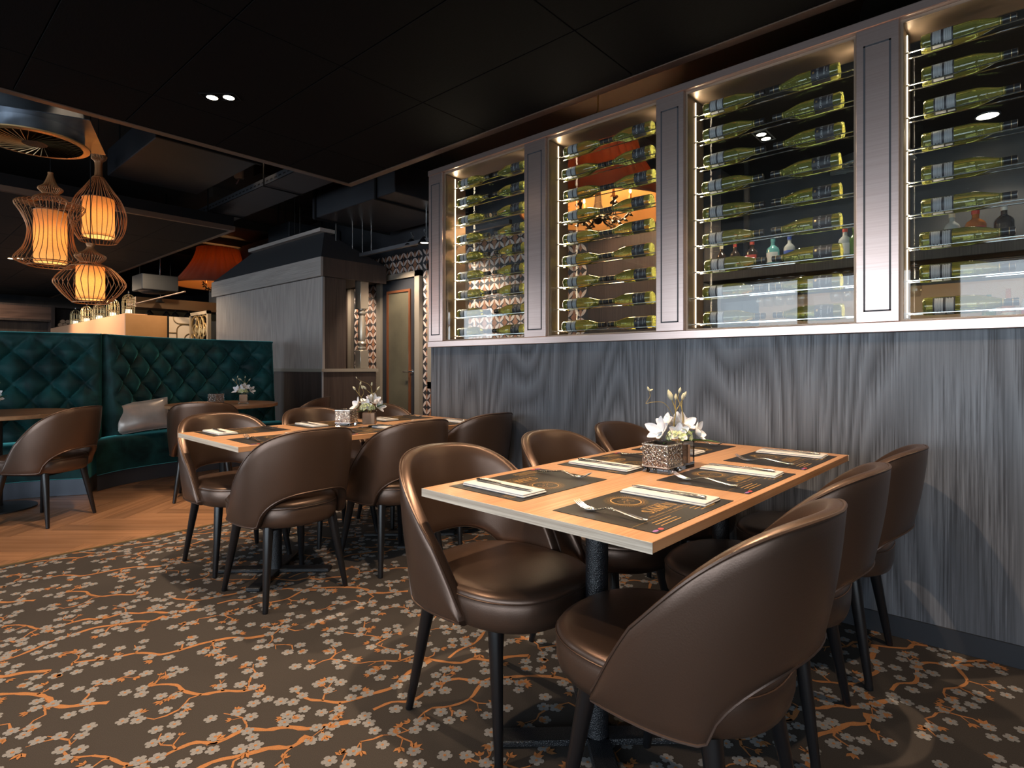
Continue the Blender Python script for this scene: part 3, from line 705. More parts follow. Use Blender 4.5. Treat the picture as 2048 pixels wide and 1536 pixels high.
# ---------------------------------------------------------------- centrepieces: patterned votive cube and glass cube with flowers
def mercury():
    m = mat('mercury_glass', (.75, .72, .68), .18, .95); g = coords(m)
    v = N(m, 'TexVoronoi', Scale=85.0, feature='DISTANCE_TO_EDGE'); n = N(m, 'TexNoise', Scale=70.0, Detail=3.0)
    ad = N(m, 'VectorMath', operation='MULTIPLY_ADD'); L(m, n, 'Color', ad, 0); ad.inputs[1].default_value = (.018,) * 3; L(m, g, 'Vector', ad, 2); L(m, ad, 'Vector', v, 'Vector'); L(m, g, 'Vector', n, 'Vector')
    r = ramp(m, [(.02, (.80, .77, .72)), (.10, (.10, .065, .045))]); L(m, v, 'Distance', r, 'Fac'); L(m, r, 'Color', P_(m), 'Base Color')
    return m
M['silver_relief'] = noise_mat('silvered_relief', (.62, .60, .57), (.85, .83, .80), 90, .2, .9, .1)
M['smoked'] = noise_mat('smoked_mercury_glass', (.10, .065, .045), (.30, .24, .19), 60, .15, .7, .15)
M['flower'] = noise_mat('white_petal', (.74, .70, .70), (.86, .84, .84), 30, .6, 0, .15)
P_(M['flower']).inputs['Subsurface Weight'].default_value = .12
M['hydr'] = noise_mat('cream_green_petal', (.58, .62, .28), (.72, .72, .48), 60, .6, 0, .1)
M['bud'] = noise_mat('magnolia_bud', (.36, .37, .25), (.50, .46, .33), 50, .7, 0, .1)
M['stem'] = noise_mat('brown_green_stem', (.14, .10, .03), (.26, .20, .06), 40, .7, 0, .1)
M['leafg'] = noise_mat('green_leaf', (.02, .07, .012), (.06, .14, .03), 12, .35, 0, 0)
M['moss'] = mat('dark_soil', (.03, .02, .012), .9)
M['copper_sand'] = noise_mat('copper_lining', (.30, .15, .08), (.42, .24, .14), 8, .25, .5, 0)
def make_votive():
    t = thing('votive_holder', 'x', 'candle holder'); a = .048; h = .100
    mb = MB(); z0 = .018
    for s in (-1, 1):
        mb.box(s * a - .002, s * a + .002, -a, a, z0, h); mb.box(-a, a, s * a - .002, s * a + .002, z0, h)
    mb.obj('glass_wall', M['smoked'], t, smooth=False)
    rel = MB(); rnd = random.Random(5)
    def scroll(cx, cz, s, a0, sg): # a raised spiral in the wall's own plane
        return [(cx + s * (1 - k / 16) * math.cos(a0 + sg * k * .42), cz + s * (1 - k / 16) * math.sin(a0 + sg * k * .42)) for k in range(15)]
    curves = []
    for i in range(5):
        for j in range(4):
            cx, cz = -.038 + i * .019, z0 + .012 + j * .0195
            curves.append((scroll(cx, cz, .0105, rnd.uniform(0, 6.28), 1 if (i + j) % 2 else -1), .0011))
            curves.append((scroll(cx + .0095, cz + .0095, .006, rnd.uniform(0, 6.28), -1 if (i + j) % 2 else 1), .0008))
    for f in range(4):
        Mr = Matrix.Rotation(f * PI / 2, 4, 'Z')
        for cv, r in curves:
            pts = [Mr @ Vector((max(-a, min(a, p)), -a - .0025, max(z0, min(h, q)))) for p, q in cv]; rel.tube(pts, r, 4, caps=False)
        for zz in (z0 + .003, h - .003): rel.tube([Mr @ Vector((-a, -a - .002, zz)), Mr @ Vector((a, -a - .002, zz))], .0022, 6)
        for k in range(17):
            for zz in (z0 + .005, h - .004):
                i0 = len(rel.v); rel.lathe([(0, -.0018), (.0018, 0), (0, .0018)], 6, 0, tuple(Mr @ Vector((-a + k * a / 8, -a - .003, zz))))
    tag(rel.obj('silver_scrollwork', M['silver_relief'], t), kind='stuff')
    MB().cbox(-a - .003, a + .003, -a - .003, a + .003, 0, z0, .004, 0, 2).obj('glass_foot', M['clear'], t)
    return t
def petal(mb, base, d, up, ln, wd, cup, m=0, n=6):
    """one cupped petal: a curved sheet with two sides"""
    d = Vector(d).normalized(); up = Vector(up).normalized(); sd = d.cross(up).normalized(); up = sd.cross(d); base = Vector(base); rows = []
    for i in range(n + 1):
        u = i / n; ww = wd * (math.sin(PI * min(1, .12 + u * .86)) ** .75); c = base + d * ln * u + up * (cup * ln * (u * u - .25 * u))
        rows.append([c + sd * ww * k * .5 + up * (abs(k) ** 2 * ww * .22) for k in (-1, -.5, 0, .5, 1)])
    mb.grid(rows, m)
    mb.grid([[p - up * .0006 for p in r] for r in rows], m)
def make_flowers(v=0):
    t = thing('flower_arrangement', 'x', 'flowers'); rnd = random.Random(20 + v)
    a, h = .045, .098
    # vase is a separate thing; the stems stand in it, origin at the vase floor centre
    mb = MB()
    def orchid(c, face, s):
        face = Vector(face).normalized(); u = face.orthogonal().normalized(); w_ = face.cross(u)
        for k in range(5):
            a0 = k * 2 * PI / 5 + rnd.uniform(-.15, .15); d = u * math.cos(a0) + w_ * math.sin(a0)
            petal(mb, Vector(c) + d * .003, d + face * .45, face, s * rnd.uniform(.85, 1.1), s * .62, .30)
        petal(mb, Vector(c), face + u * .2, u, s * .45, s * .3, .5)
    heads = [((-.065, -.02, h + .030), (-.7, -.5, .5), .048), ((-.035, .03, h + .045), (-.4, -.2, .8), .042), ((.025, .0, h + .050), (.4, -.5, .7), .046), ((.060, -.02, h + .028), (.8, -.5, .35), .042), ((.01, .04, h + .05), (.1, .6, .7), .042), ((-.01, -.045, h + .03), (-.1, -.9, .4), .036)]
    if v: heads = [((x * .85 + rnd.uniform(-.01, .01), y, z), f, s) for x, y, z, f, s in [(p[0][0], p[0][1], p[0][2], p[1], p[2]) for p in heads]]
    for c, f, s in heads: orchid(c, f, s * 1.18)
    mb.obj('orchid_blossoms', M['flower'], t, True, 80)
    mb = MB()
    for k in range(64):
        q = Vector((rnd.gauss(0, 1), rnd.gauss(0, 1), abs(rnd.gauss(0, 1)))).normalized(); c = Vector((-.005, -.045, h + .012)) + Vector((q.x * .044, q.y * .030, q.z * .034))
        for j in range(4):
            u = q.orthogonal().normalized(); w_ = q.cross(u); a0 = j * PI / 2 + k
            petal(mb, c, u * math.cos(a0) + w_ * math.sin(a0) + q * .3, q, .0085, .0085, .3, 0, 3)
    tag(mb.obj('hydrangea_florets', M['hydr'], t, True, 80), kind='stuff')
    mb = MB(); bd = MB()
    def bud(c, d, s):
        d = Vector(d).normalized(); n = d.orthogonal().normalized(); w_ = d.cross(n); rows = []
        for u, r in ((0, .15), (.15, .7), (.4, 1), (.7, .75), (.92, .3), (1, .02)):
            rows.append([Vector(c) + d * s * u + (n * math.cos(2 * PI * q / 8) + w_ * math.sin(2 * PI * q / 8)) * r * s * .24 for q in range(8)])
        bd.grid(rows, 0, False, True)
    def twig(pts, r0, r1, buds=()):
        cv = spline(pts, 5); k = len(cv); mb.tube(cv, [r0 + (r1 - r0) * i / (k - 1) for i in range(k)], 6)
        d = (cv[-1] - cv[-2])
        if buds: bud(cv[-1], d, buds[0])
    z = h - .02
    if v == 0:
        twig([(0, 0, z), (-.012, 0, z + .07), (-.006, 0, z + .125), (-.018, .004, z + .165)], .0030, .0018, (.042,))
        twig([(-.006, 0, z + .125), (.010, .002, z + .15), (.022, .0, z + .175)], .0022, .0012, (.026,))
        twig([(.004, 0, z), (.022, 0, z + .09), (.016, .0, z + .14), (.02, .004, z + .165)], .0030, .0015, (.028,))
        twig([(-.006, 0, z + .12), (-.004, .01, z + .15), (-.002, .014, z + .165)], .0018, .0012, (.026,))
        twig([(.016, 0, z + .14), (.004, .006, z + .17), (.008, .006, z + .19)], .0018, .001, (.024,))
        twig([(-.012, 0, z + .105), (-.05, -.01, z + .155), (-.095, -.02, z + .160), (-.120, -.02, z + .155), (-.105, -.02, z + .18), (-.108, -.02, z + .20)], .0012, .0007)
        bud((-.108, -.02, z + .20), (.6, 0, .3), .016); bud((-.108, -.02, z + .20), (-.4, 0, 1), .018)
    else:
        twig([(0, 0, z), (-.02, 0, z + .05), (-.05, 0, z + .10), (-.085, .01, z + .145)], .0030, .0016, (.030,))
        twig([(-.06, .003, z + .115), (-.065, .01, z + .145), (-.058, .01, z + .175)], .0018, .0012, (.024,))
        twig([(-.05, 0, z + .10), (-.035, 0, z + .125), (-.04, 0, z + .15)], .0018, .0012, (.026,))
        twig([(.006, 0, z), (.02, 0, z + .06), (.022, 0, z + .11), (.045, .004, z + .145)], .0030, .0014, (.028,))
        twig([(.022, 0, z + .11), (.010, .004, z + .14), (.012, .004, z + .17)], .0018, .001, (.024,))
        twig([(.022, 0, z + .115), (-.005, .004, z + .135), (-.02, .004, z + .15)], .0018, .001, (.030,))
        if v == 1:
            twig([(.022, 0, z + .12), (.0, 0, z + .175), (-.05, 0, z + .20), (-.075, 0, z + .215)], .0011, .0007); bud((-.075, 0, z + .215), (-.5, 0, 1), .014)
    mb.obj('magnolia_twig', M['stem'], t); tag(bd.obj('magnolia_buds', M['bud'], t), kind='stuff')
    mb = MB()
    for d, ln in (((.8, -.45, .42 if v else .10), .13), ((.6, .5, .25), .10), ((-.7, -.6, .05), .07)):
        petal(mb, Vector((0, 0, h - .005)) + Vector(d) * .02, d, (0, 0, 1), ln, .024, -.12, 0, 8)
    mb.obj('leaf', M['leafg'], t, True, 80)
    MB().box(-a + .009, a - .009, -a + .009, a - .009, .019, h - .012).obj('filling', M['copper_sand'], t, smooth=False)
    return t
def make_vase():
    o = MB(); a = .045; h = .098
    v = [(-a, -a, 0), (a, -a, 0), (a, a, 0), (-a, a, 0), (-a, -a, h), (a, -a, h), (a, a, h), (-a, a, h)]; b = a - .007
    v += [(-b, -b, h), (b, -b, h), (b, b, h), (-b, b, h), (-b, -b, .018), (b, -b, .018), (b, b, .018), (-b, b, .018)]
    f = [(3, 2, 1, 0), (0, 1, 5, 4), (1, 2, 6, 5), (2, 3, 7, 6), (3, 0, 4, 7), (4, 5, 9, 8), (5, 6, 10, 9), (6, 7, 11, 10), (7, 4, 8, 11), (8, 9, 13, 12), (9, 10, 14, 13), (10, 11, 15, 14), (11, 8, 12, 15), (12, 13, 14, 15)]
    o.add(v, f); return tag(o.obj('vase', M['clear'], None, False), 'x', 'vase')
vot0, vase0 = make_votive(), make_vase()
def centre(vx, vy, vr, fx, fy, fr, v, where, firstone=False):
    a = vot0 if firstone else dup(vot0); a.location = (vx, vy, .7608); a.rotation_euler = (0, 0, vr); a['label'] = 'silver filigree votive cube ' + where; a['group'] = 'filigree votive cubes'
    b = vase0 if firstone else dup(vase0); b.location = (fx, fy, .7608); b.rotation_euler = (0, 0, fr); b['label'] = 'square clear glass vase ' + where; b['group'] = 'square glass vases'
    c = make_flowers(v); c.location = (fx, fy, .7609); c.rotation_euler = (0, 0, fr if v == 0 else fr)
    c['label'] = 'white orchids with magnolia twigs ' + where; c['group'] = 'orchid arrangements'
    return c
f1 = centre(1.845, .925, RZ1, 1.965, .925, RZ1, 0, 'on the near table', True)
f1.rotation_euler = (0, 0, R(-48))
f2 = centre(1.965, 3.10, R(30), 2.02, 2.935, R(-35), 1, 'on the second table')
f2.rotation_euler = (0, 0, R(-45))
centre(2.24, 5.80, R(20), 2.47, 5.72, R(-28), 2, 'on the round table by the timber booth')
centre(.45, 6.18, R(20), .62, 5.86, R(-20), 3, 'on the round table by the lone chair')
for z_, tb in ((.7605, (2.16, 5.60, -.6)),):
    pass
# ---------------------------------------------------------------- wine cabinet in the wall
cab = thing('wine_cabinet', 'long bronze-framed glazed wine cabinet let into the panelled wall, full of lying bottles', 'cabinet', (W, 0, 0))
Z0, Z1, ZT = 1.272, 1.316, 2.612
YE = 3.34; YS = -1.75
MB().cbox(-.028, CAB, YS, YE + .006, Z0, Z1, .003).obj('sill', M['metal'], cab, smooth=False)
MB().cbox(-.028, CAB, YS, YE + .006, 2.572, ZT, .003).obj('top_rail', M['metal'], cab, smooth=False)
PIL = [(3.187, 3.34), (2.215, 2.389), (1.297, 1.454), (.356, .512), (-.585, -.43), (-1.53, -1.375)]
for y0, y1 in PIL:
    p = MB().cbox(-.024, CAB - .01, y0, y1, Z1, 2.572, .002).obj('pillar', M['metal'], cab, smooth=False)
    mb = MB(); a, b, c, d = y0 + .028, y1 - .028, Z1 + .045, 2.50
    wd = .007; f = -.0255
    mb.box(f, -.0235, a, a + wd, c, d).box(f, -.0235, b - wd, b, c, d).box(f, -.0235, a, b, c, c + wd).box(f, -.0235, a, b, d - wd, d)
    mb.obj('inlay', M['inlay'], p, smooth=False)
BAYS = [(2.389, 3.187), (1.454, 2.215), (.512, 1.297), (-.43, .356), (-1.375, -.585)]
ROWS = [2.487 - .1385 * k for k in range(9)]
for bi, (y0, y1) in enumerate(BAYS):
    mb = MB(); mb.box(0, CAB - .005, y1 - .012, y1 - .0005, Z1, 2.572).box(0, CAB - .005, y0 + .0005, y0 + .012, Z1, 2.572).box(0, CAB - .005, y0 + .012, y1 - .012, 2.558, 2.5715).box(0, CAB - .005, y0 + .012, y1 - .012, Z1 + .0005, Z1 + .008)
    mb.obj('bay_lining', M['lining'], cab, smooth=False)
    MB().box(.008, .013, y0 + .012, y1 - .012, Z1 + .008, 2.558).obj('front_pane', M['pane'], cab, smooth=False)
    MB().box(CAB - .014, CAB - .009, y0 + .012, y1 - .012, Z1 + .008, 2.558).obj('back_pane', M['pane2'], cab, smooth=False)
    for ya in (y1 - .0165, y0 + .0125): MB().box(.092, .099, ya, ya + .004, Z1 + .02, 2.545).obj('light_strip', M['led'], cab, smooth=False)
    for z in ROWS:
        for x in (.072, .132):
            MB().tube([(x, y0 + .012, z - .0275), (x, y1 - .012, z - .0275)], .0034, 6).obj('rod', M['rod'], cab)
# bottles: axis along the wall, base at 0 and cap at +
def make_bottle():
    t = thing('wine_bottle', 'x', 'bottle')
    r = .0375; ln = .303
    prof = [(.0, .012), (.018, .008), (.030, .0015), (.034, 0), (.0368, .003), (r, .010), (r, .155), (.0365, .172), (.033, .192), (.0265, .214), (.0195, .236), (.0158, .252), (.0146, .268), (.0143, .288), (.0, .288)]
    MB().lathe(prof, 28, 0, (0, 0, 0), 'y').obj('glass_body', M['bottle'], t, True, 60)
    cp = [(.0, ln), (.0142, ln), (.0152, ln - .001), (.0155, ln - .006), (.0152, ln - .052), (.0149, ln - .056)]
    c = MB().lathe(cp[::-1], 20, 0, (0, 0, 0), 'y').obj('capsule', M['capsule'], t)
    MB().lathe([(.0157, ln - .050), (.0157, ln - .047)], 20, 0, (0, 0, 0), 'y').lathe([(.0159, ln - .020), (.0159, ln - .018)], 20, 0, (0, 0, 0), 'y').obj('gold_band', M['gold'], c)
    def wrap(name, a0, a1, y0, y1, rr, m, n=14):
        rows = [[(rr * math.cos(R(a0 + (a1 - a0) * k / n)), y, rr * math.sin(R(a0 + (a1 - a0) * k / n))) for y in (y0, y1)] for k in range(n + 1)]
        return rows
    return t, wrap
BT, WRAP = make_bottle()
# front and back labels sit on opposite flanks; angle 180 faces the room
def add_labels(t, back):
    rr = .0379
    def wrap(nm, a0, a1, y0, y1, r_, m, n=14): return WRAP(nm, 180 - a0, 180 - a1, y0, y1, r_, m, n) if back else WRAP(nm, a0, a1, y0, y1, r_, m, n)
    lab = MB().grid(wrap('l', 118, 262, .034, .112 if not back else .108, rr, None, 18)).obj('back_label' if back else 'front_label', M['label'], t)
    mb = MB()
    if back:
        for y0, y1, n in ((.066, .104, 3), (.042, .058, 2)):
            pass
        for k in range(8): mb.grid(wrap('p', 128 + (k % 2) * 3, 226 - (k % 3) * 5, .0405 + k * .0036, .0428 + k * .0036, rr + .0004, None, 10))
        for k in range(8): mb.grid(wrap('p', 128 + (k % 3) * 4, 228 - (k % 2) * 4, .0775 + k * .0033, .0796 + k * .0033, rr + .0004, None, 10))
        mb.grid(wrap('p', 232, 252, .040, .075, rr + .0004, None, 4)); mb.grid(wrap('p', 236, 250, .080, .104, rr + .0004, None, 4))
        mb.obj('label_text', M['print'], lab, smooth=False)
    else:
        tm = MB(); text_mb(tm, "Croix d'Or", .0150, 0, 0, 0, align='CENTER'); text_mb(tm, 'Chardonnay', .0085, 0, -.026, 0, align='CENTER'); text_mb(tm, 'FRANCE', .0060, 0, -.038, 0, align='CENTER')
        v = []
        for x, y, z in tm.v:
            a = R(168) - x / rr; v.append(((rr + .0005) * math.cos(a), .080 + y, (rr + .0005) * math.sin(a)))
        MB().add(v, tm.f).obj('label_text', M['print'], lab, smooth=False)
        MB().grid(wrap('p', 160, 176, .097, .105, rr + .0004, None, 4)).obj('gold_crest', M['gold'], lab, smooth=False)
    return t
B0 = BT; B1 = dup(BT); add_labels(B0, False); add_labels(B1, True)
bay_name = ['first bay from the doorway', 'second bay from the doorway', 'third bay from the doorway', 'fourth bay from the doorway']
row_name = ['topmost', 'second', 'third', 'fourth', 'fifth', 'sixth', 'seventh', 'eighth', 'lowest']
used = [False, False]
for bi, (y0, y1) in enumerate(BAYS[:4]):
    for k, z in enumerate(ROWS):
        rnd = random.Random(bi * 20 + k)
        for side in (0, 1):
            src = (B1, B0)[side]
            if bi == 3 and side == 1: continue
            o = src if not used[side] else dup(src); used[side] = True
            ey = y1 - .058 - rnd.uniform(0, .016) if side == 0 else y0 + .070 + rnd.uniform(0, .02)
            # side 0: base towards the doorway, cap towards the camera's right; turned half round about the vertical
            o.location = (W + .102, ey, z + .0015); o.rotation_euler = (0, 0, PI if side == 0 else 0)
            o['label'] = ('green wine bottle with back label, ' if side == 0 else 'green wine bottle with front label, ') + row_name[k] + ' row of the ' + bay_name[bi]
            o['group'] = 'wine bottles lying in the cabinet'
# ---------------------------------------------------------------- timber booth with a black hipped roof
KX, KY, KX1, KY1 = 3.45, 5.97, 4.30, 9.1
kt = thing('timber_booth', 'grey oak booth with black hipped roof and turned corner post, behind the second table', 'booth', (KX, KY, 0))
def kb(n, m, *boxes, par=kt, c=0, smooth=False):
    mb = MB()
    for b in boxes: mb.box(b[0] - KX, b[1] - KX, b[2] - KY, b[3] - KY, b[4], b[5])
    return mb.obj(n, m, par, smooth=smooth)
ZB, ZF = 2.17, 2.39
e = .05
kb('side_panel', M['kiosk_wood_lit'], (KX + e, KX + e + .03, KY + e + .0, KY1 - e, 1.098, ZB))
kb('lower_panel', M['dark_wood'], (KX + e, KX + e + .03, KY + e, KY1 - e, 0, 1.06))
kb('front_panel', M['dark_wood'], (KX + e + .03, KX + .36, KY + e, KY + e + .03, 1.098, ZB))  # dark wood paints the shade on the face turned from the windows
kb('inner_panel', M['dark_wood'], (KX + .33, KX + .36, KY + e + .03, KY1 - e, 1.098, ZB))
kb('low_front', M['dark_wood'], (KX + e + .03, KX1 - .06, KY + e, KY + e + .03, 0, 1.06))
kb('corner_strip', mat('grey_corner_profile', (.25, .25, .26), .4), (KX + e - .004, KX + e + .012, KY + e - .004, KY + e + .012, 0, ZB))
kb('ledge', M['taupe'], (KX + e - .02, KX1 - .04, KY + e - .02, KY + .30, 1.06, 1.098), (KX + e - .02, KX + e + .04, KY + .30, KY1 - e, 1.06, 1.098))
kb('fascia', M['fascia_wood_lit'], (KX, KX + .03, KY, KY1, ZB, ZF), par=kt)
kb('fascia', M['dark_wood'], (KX + .03, KX1 + .06, KY, KY + .03, ZB, ZF), par=kt)  # shaded copy of the fascia, darkened by its wood colour
kb('soffit', M['black'], (KX + .03, KX1 + .06, KY + .03, KY1, ZB + .02, ZB + .04))
rx0, rx1, ry0, ry1 = .28, .30, .40, KY1 - KY - .9
mb = MB(); X1 = KX1 + .06 - KX; Y1 = KY1 - KY
ZR = 2.70
ry0 = .03; ridge0 = (.08, .06); ridge1 = (.08, 1.88)
mb.add([(0.01, 0.01, ZF), (X1, 0.01, ZF), (X1, Y1, ZF), (0.01, Y1, ZF), (ridge0[0], ridge0[1], ZR), (ridge1[0], ridge1[1], ZR)], [(0, 1, 4), (1, 2, 5, 4), (2, 3, 5), (3, 0, 4, 5), (3, 2, 1, 0)])
mb.obj('roof', mat('black_felt_roof', (.010, .011, .014), .5), kt, smooth=False)
MB().box(.01, .20, .03, 1.90, ZR - .012, ZR + .03).obj('ridge_cap', M['fascia_wood_lit'], kt, smooth=False)
pr = [(.05, 1.098), (.05, 1.32), (.040, 1.325), (.055, 1.345), (.055, 1.36), (.036, 1.375), (.050, 1.39), (.058, 1.41), (.050, 1.43), (.038, 1.44), (.046, 1.47), (.050, 1.56), (.046, 1.68), (.036, 1.76), (.044, 1.77), (.054, 1.785), (.054, 1.80), (.038, 1.815), (.050, 1.83), (.050, 1.84)]
post = MB().lathe(pr[2:], 20, 0, (KX1 - .20 - KX, e + .10, 0)).cbox(KX1 - .26 - KX, KX1 - .14 - KX, e + .04, e + .16, 1.098, 1.325, .004).cbox(KX1 - .26 - KX, KX1 - .14 - KX, e + .04, e + .16, 1.84, ZB + .02, .004)
post.obj('turned_post', M['silver'], kt)
# ---------------------------------------------------------------- tufted green sofa
def velvet():
    m = mat('green_velvet', (.004, .040, .038), .62, 0, .25); p = P_(m)
    p.inputs['Sheen Weight'].default_value = .9; p.inputs['Sheen Roughness'].default_value = .35; p.inputs['Sheen Tint'].default_value = (.18, .78, .80, 1)
    g = coords(m); n = N(m, 'TexNoise', Scale=5.0, Detail=5.0, Distortion=.6); L(m, g, 'Vector', n, 'Vector')
    r = ramp(m, [(.36, (.0016, .018, .020)), (.68, (.010, .072, .075))]); L(m, n, 'Fac', r, 'Fac'); L(m, r, 'Color', p, 'Base Color')
    n2 = N(m, 'TexNoise', Scale=28.0, Detail=3.0); L(m, g, 'Vector', n2, 'Vector'); bump(m, n2, 'Fac', .12, .006)
    return m
M['velvet'] = velvet()
def sofa(name, label, back, front, zt=1.44, a=.27, b=.30, phase=0., ends=(True, True)):
    t = thing(name, label, 'sofa', (back[0][0], back[0][1], 0)); O = Vector((back[0][0], back[0][1], 0))
    bc = spline([(x, y, 0) for x, y in back], 12); fc = spline([(x, y, 0) for x, y in front], 12)
    ln = [0]
    for i in range(1, len(bc)): ln.append(ln[-1] + (bc[i] - bc[i - 1]).length)
    tot = ln[-1]; zs = .46
    def at(s):
        s = max(0, min(tot, s))
        for i in range(1, len(bc)):
            if ln[i] >= s:
                u = (s - ln[i - 1]) / max(1e-9, ln[i] - ln[i - 1]); d = (bc[i] - bc[i - 1]).normalized(); return bc[i - 1] + (bc[i] - bc[i - 1]) * u, Vector((d.y, -d.x, 0))
        return bc[-1], Vector((0, -1, 0))
    zb0 = zt - .17                       # height of the top button row
    def depth(s, z):
        u = (s - phase) / a; v = (zb0 - z) / b
        p, q = u + v, u - v
        fp, fq = abs(math.sin(PI * p)), abs(math.sin(PI * q))
        puff = .085 * (min(1, fp * fq + .0) ** .42 * .72 + .28 * min(fp, fq) ** .5)
        if z > zb0: k = min(1, (z - zb0) / .12); puff = puff * (1 - k) + .042 * k
        edge = min(s, tot - s)
        if edge < .10: k = 1 - edge / .10; puff = puff * (1 - k) + .045 * k * (1 - k * k * .9)
        # radiating creases near each button
        ui, vi = round(p), round(q); us = (ui + vi) / 2 * a + phase; zv = zb0 - (ui - vi) / 2 * b
        dx, dz = s - us, z - zv; rr = math.hypot(dx, dz)
        if rr < .10: puff += .0045 * math.sin(9 * math.atan2(dz, dx) * 1.0 + us * 7) * math.exp(-((rr - .045) / .028) ** 2)
        return puff
    ns, nz = int(tot / .011), 96; rows = []
    for i in range(ns + 1):
        s = tot * i / ns; p, n = at(s); col = []
        for j in range(nz + 1):
            z = zs - .06 + (zt - .03 - zs + .06) * j / nz; lean = .10 * (1 - (z - zs) / (zt - zs))
            q = p + n * (depth(s, z) + lean) - O; col.append((q.x, q.y, z))
        for k in range(1, 7):           # rolled top
            th = PI * k / 6; q = p + n * (.042 * 0.5 - .04 + (.062) * math.cos(th)) - O; col.append((q.x, q.y, zt - .03 + .03 * math.sin(th)))
        q = p - n * .10 - O; col.append((q.x, q.y, .2)); rows.append(col)
    mb = MB().grid(rows); k = len(rows[0]); mb.f += [tuple(range(k)), tuple(range(len(mb.v) - k, len(mb.v)))]; mb.m += [0, 0]
    back_o = mb.obj('tufted_back', M['velvet'], t, True, 75)
    bm = MB().lathe([(0, .012), (.010, .009), (.015, .001), (.013, -.004)], 10, 0, (0, 0, 0), 'y').mesh('button', M['velvet'])
    for j in range(0, 7):
        z = zb0 - j * b / 2
        if z < zs + .05: continue
        i0 = -1
        while True:
            s = phase + (i0 + (.5 if j % 2 else 0)) * a; i0 += 1
            if s > tot - .05: break
            if s < .05: continue
            p, n = at(s); lean = .10 * (1 - (z - zs) / (zt - zs)); q = p + n * (lean + .004) - O
            o = bpy.data.objects.new('button', bm); C.objects.link(o); o.parent = back_o; o.location = q; o.rotation_euler = (0, 0, math.atan2(n.y, n.x) - PI / 2)
    # seat: from back curve to front curve
    n = 40; top = []
    for i in range(n + 1):
        u = i / n * (len(bc) - 1); k = min(int(u), len(bc) - 2); pb = bc[k] + (bc[k + 1] - bc[k]) * (u - k)
        u = i / n * (len(fc) - 1); k = min(int(u), len(fc) - 2); pf = fc[k] + (fc[k + 1] - fc[k]) * (u - k)
        d = (pf - pb).normalized()
        prof = [(pb, zs - .04), (pb + (pf - pb) * .5, zs + .008), (pf - d * .07, zs), (pf - d * .02, zs - .015), (pf, zs - .05), (pf - d * .004, zs - .18), (pf - d * .012, .15), (pf - d * .05, .14), (pb, .14)]
        top.append([(q.x - O.x, q.y - O.y, z) for q, z in prof])
    mb = MB().grid(top, 0, False, True); k = 9; mb.f += [tuple(range(k)), tuple(range(len(mb.v) - k, len(mb.v)))]; mb.m += [0, 0]
    mb.obj('seat', M['velvet'], t, True, 50)
    kc = []
    for i in range(n + 1):
        u = i / n * (len(fc) - 1); k = min(int(u), len(fc) - 2); pf = fc[k] + (fc[k + 1] - fc[k]) * (u - k); u = i / n * (len(bc) - 1); k = min(int(u), len(bc) - 2); pb = bc[k] + (bc[k + 1] - bc[k]) * (u - k)
        d = (pf - pb).normalized(); q = pf - d * .035
        kc.append([(q.x - O.x, q.y - O.y, .14), (q.x - O.x, q.y - O.y, .002), (pb.x - O.x, pb.y - O.y, .002), (pb.x - O.x, pb.y - O.y, .14)])
    mb = MB().grid(kc, 0, False, True); mb.f += [(0, 1, 2, 3), tuple(range(len(mb.v) - 4, len(mb.v)))]; mb.m += [0, 0]
    mb.obj('kick_plate', M['kick'], t, True, 30)
    return t
sofa('tufted_sofa', 'green velvet button-tufted sofa section behind the lone tub chair', [(-.9, 6.95), (-.2, 6.88), (.35, 6.80), (.85, 6.72), (1.2, 6.64), (1.475, 6.52)], [(-.9, 6.5), (-.2, 6.45), (.35, 6.38), (.75, 6.32), (1.0, 6.24), (1.28, 6.07)], phase=.16)
sofa('tufted_sofa.001', 'green velvet button-tufted sofa section with a satin cushion, ending at the timber booth', [(1.52, 6.53), (1.78, 6.74), (2.2, 6.93), (2.8, 7.01), (3.36, 6.97)], [(1.36, 6.16), (1.62, 6.33), (2.05, 6.44), (2.7, 6.50), (3.28, 6.45)], phase=.13, a=.262)
# satin cushion
def make_cushion():
    m = noise_mat('grey_satin', (.44, .39, .35), (.56, .50, .46), 10, .30, .35, .25)
    n = 22; rows = []; top, bot = [], []
    for i in range(n + 1):
        ra, rb = [], []
        for j in range(n + 1):
            u, v = -1 + 2 * i / n, -1 + 2 * j / n; f = (max(0, (1 - u ** 2)) * max(0, (1 - v ** 2))) ** .42
            pin = 1 - .06 * (1 - abs(u) ** 2) * abs(v) ** 3; pin2 = 1 - .06 * (1 - abs(v) ** 2) * abs(u) ** 3
            wr = .006 * math.sin(9 * u + 4 * v) * f * (abs(u) ** 2)
            x, z = u * .24 * pin2, v * .155 * pin; ra.append((x, .075 * f + wr, z)); rb.append((x, -.075 * f + wr, z))
        top.append(ra); bot.append(rb)
    mb = MB().grid(top).grid(bot)
    o = mb.obj('cushion', m, None, True, 80)
    rim = [top[i][0] for i in range(n)] + [top[n][j] for j in range(n)] + [top[n - i][n] for i in range(n)] + [top[0][n - j] for j in range(n)]
    MB().tube(rim, .0045, 6, 0, True).obj('piping', m, o)
    return o
cu = make_cushion(); cu.location = (1.80, 6.47, .635); cu.rotation_euler = (R(-16), R(-7), R(-12))
tag(cu, 'silver grey satin cushion propped on the green sofa seat', 'cushion')
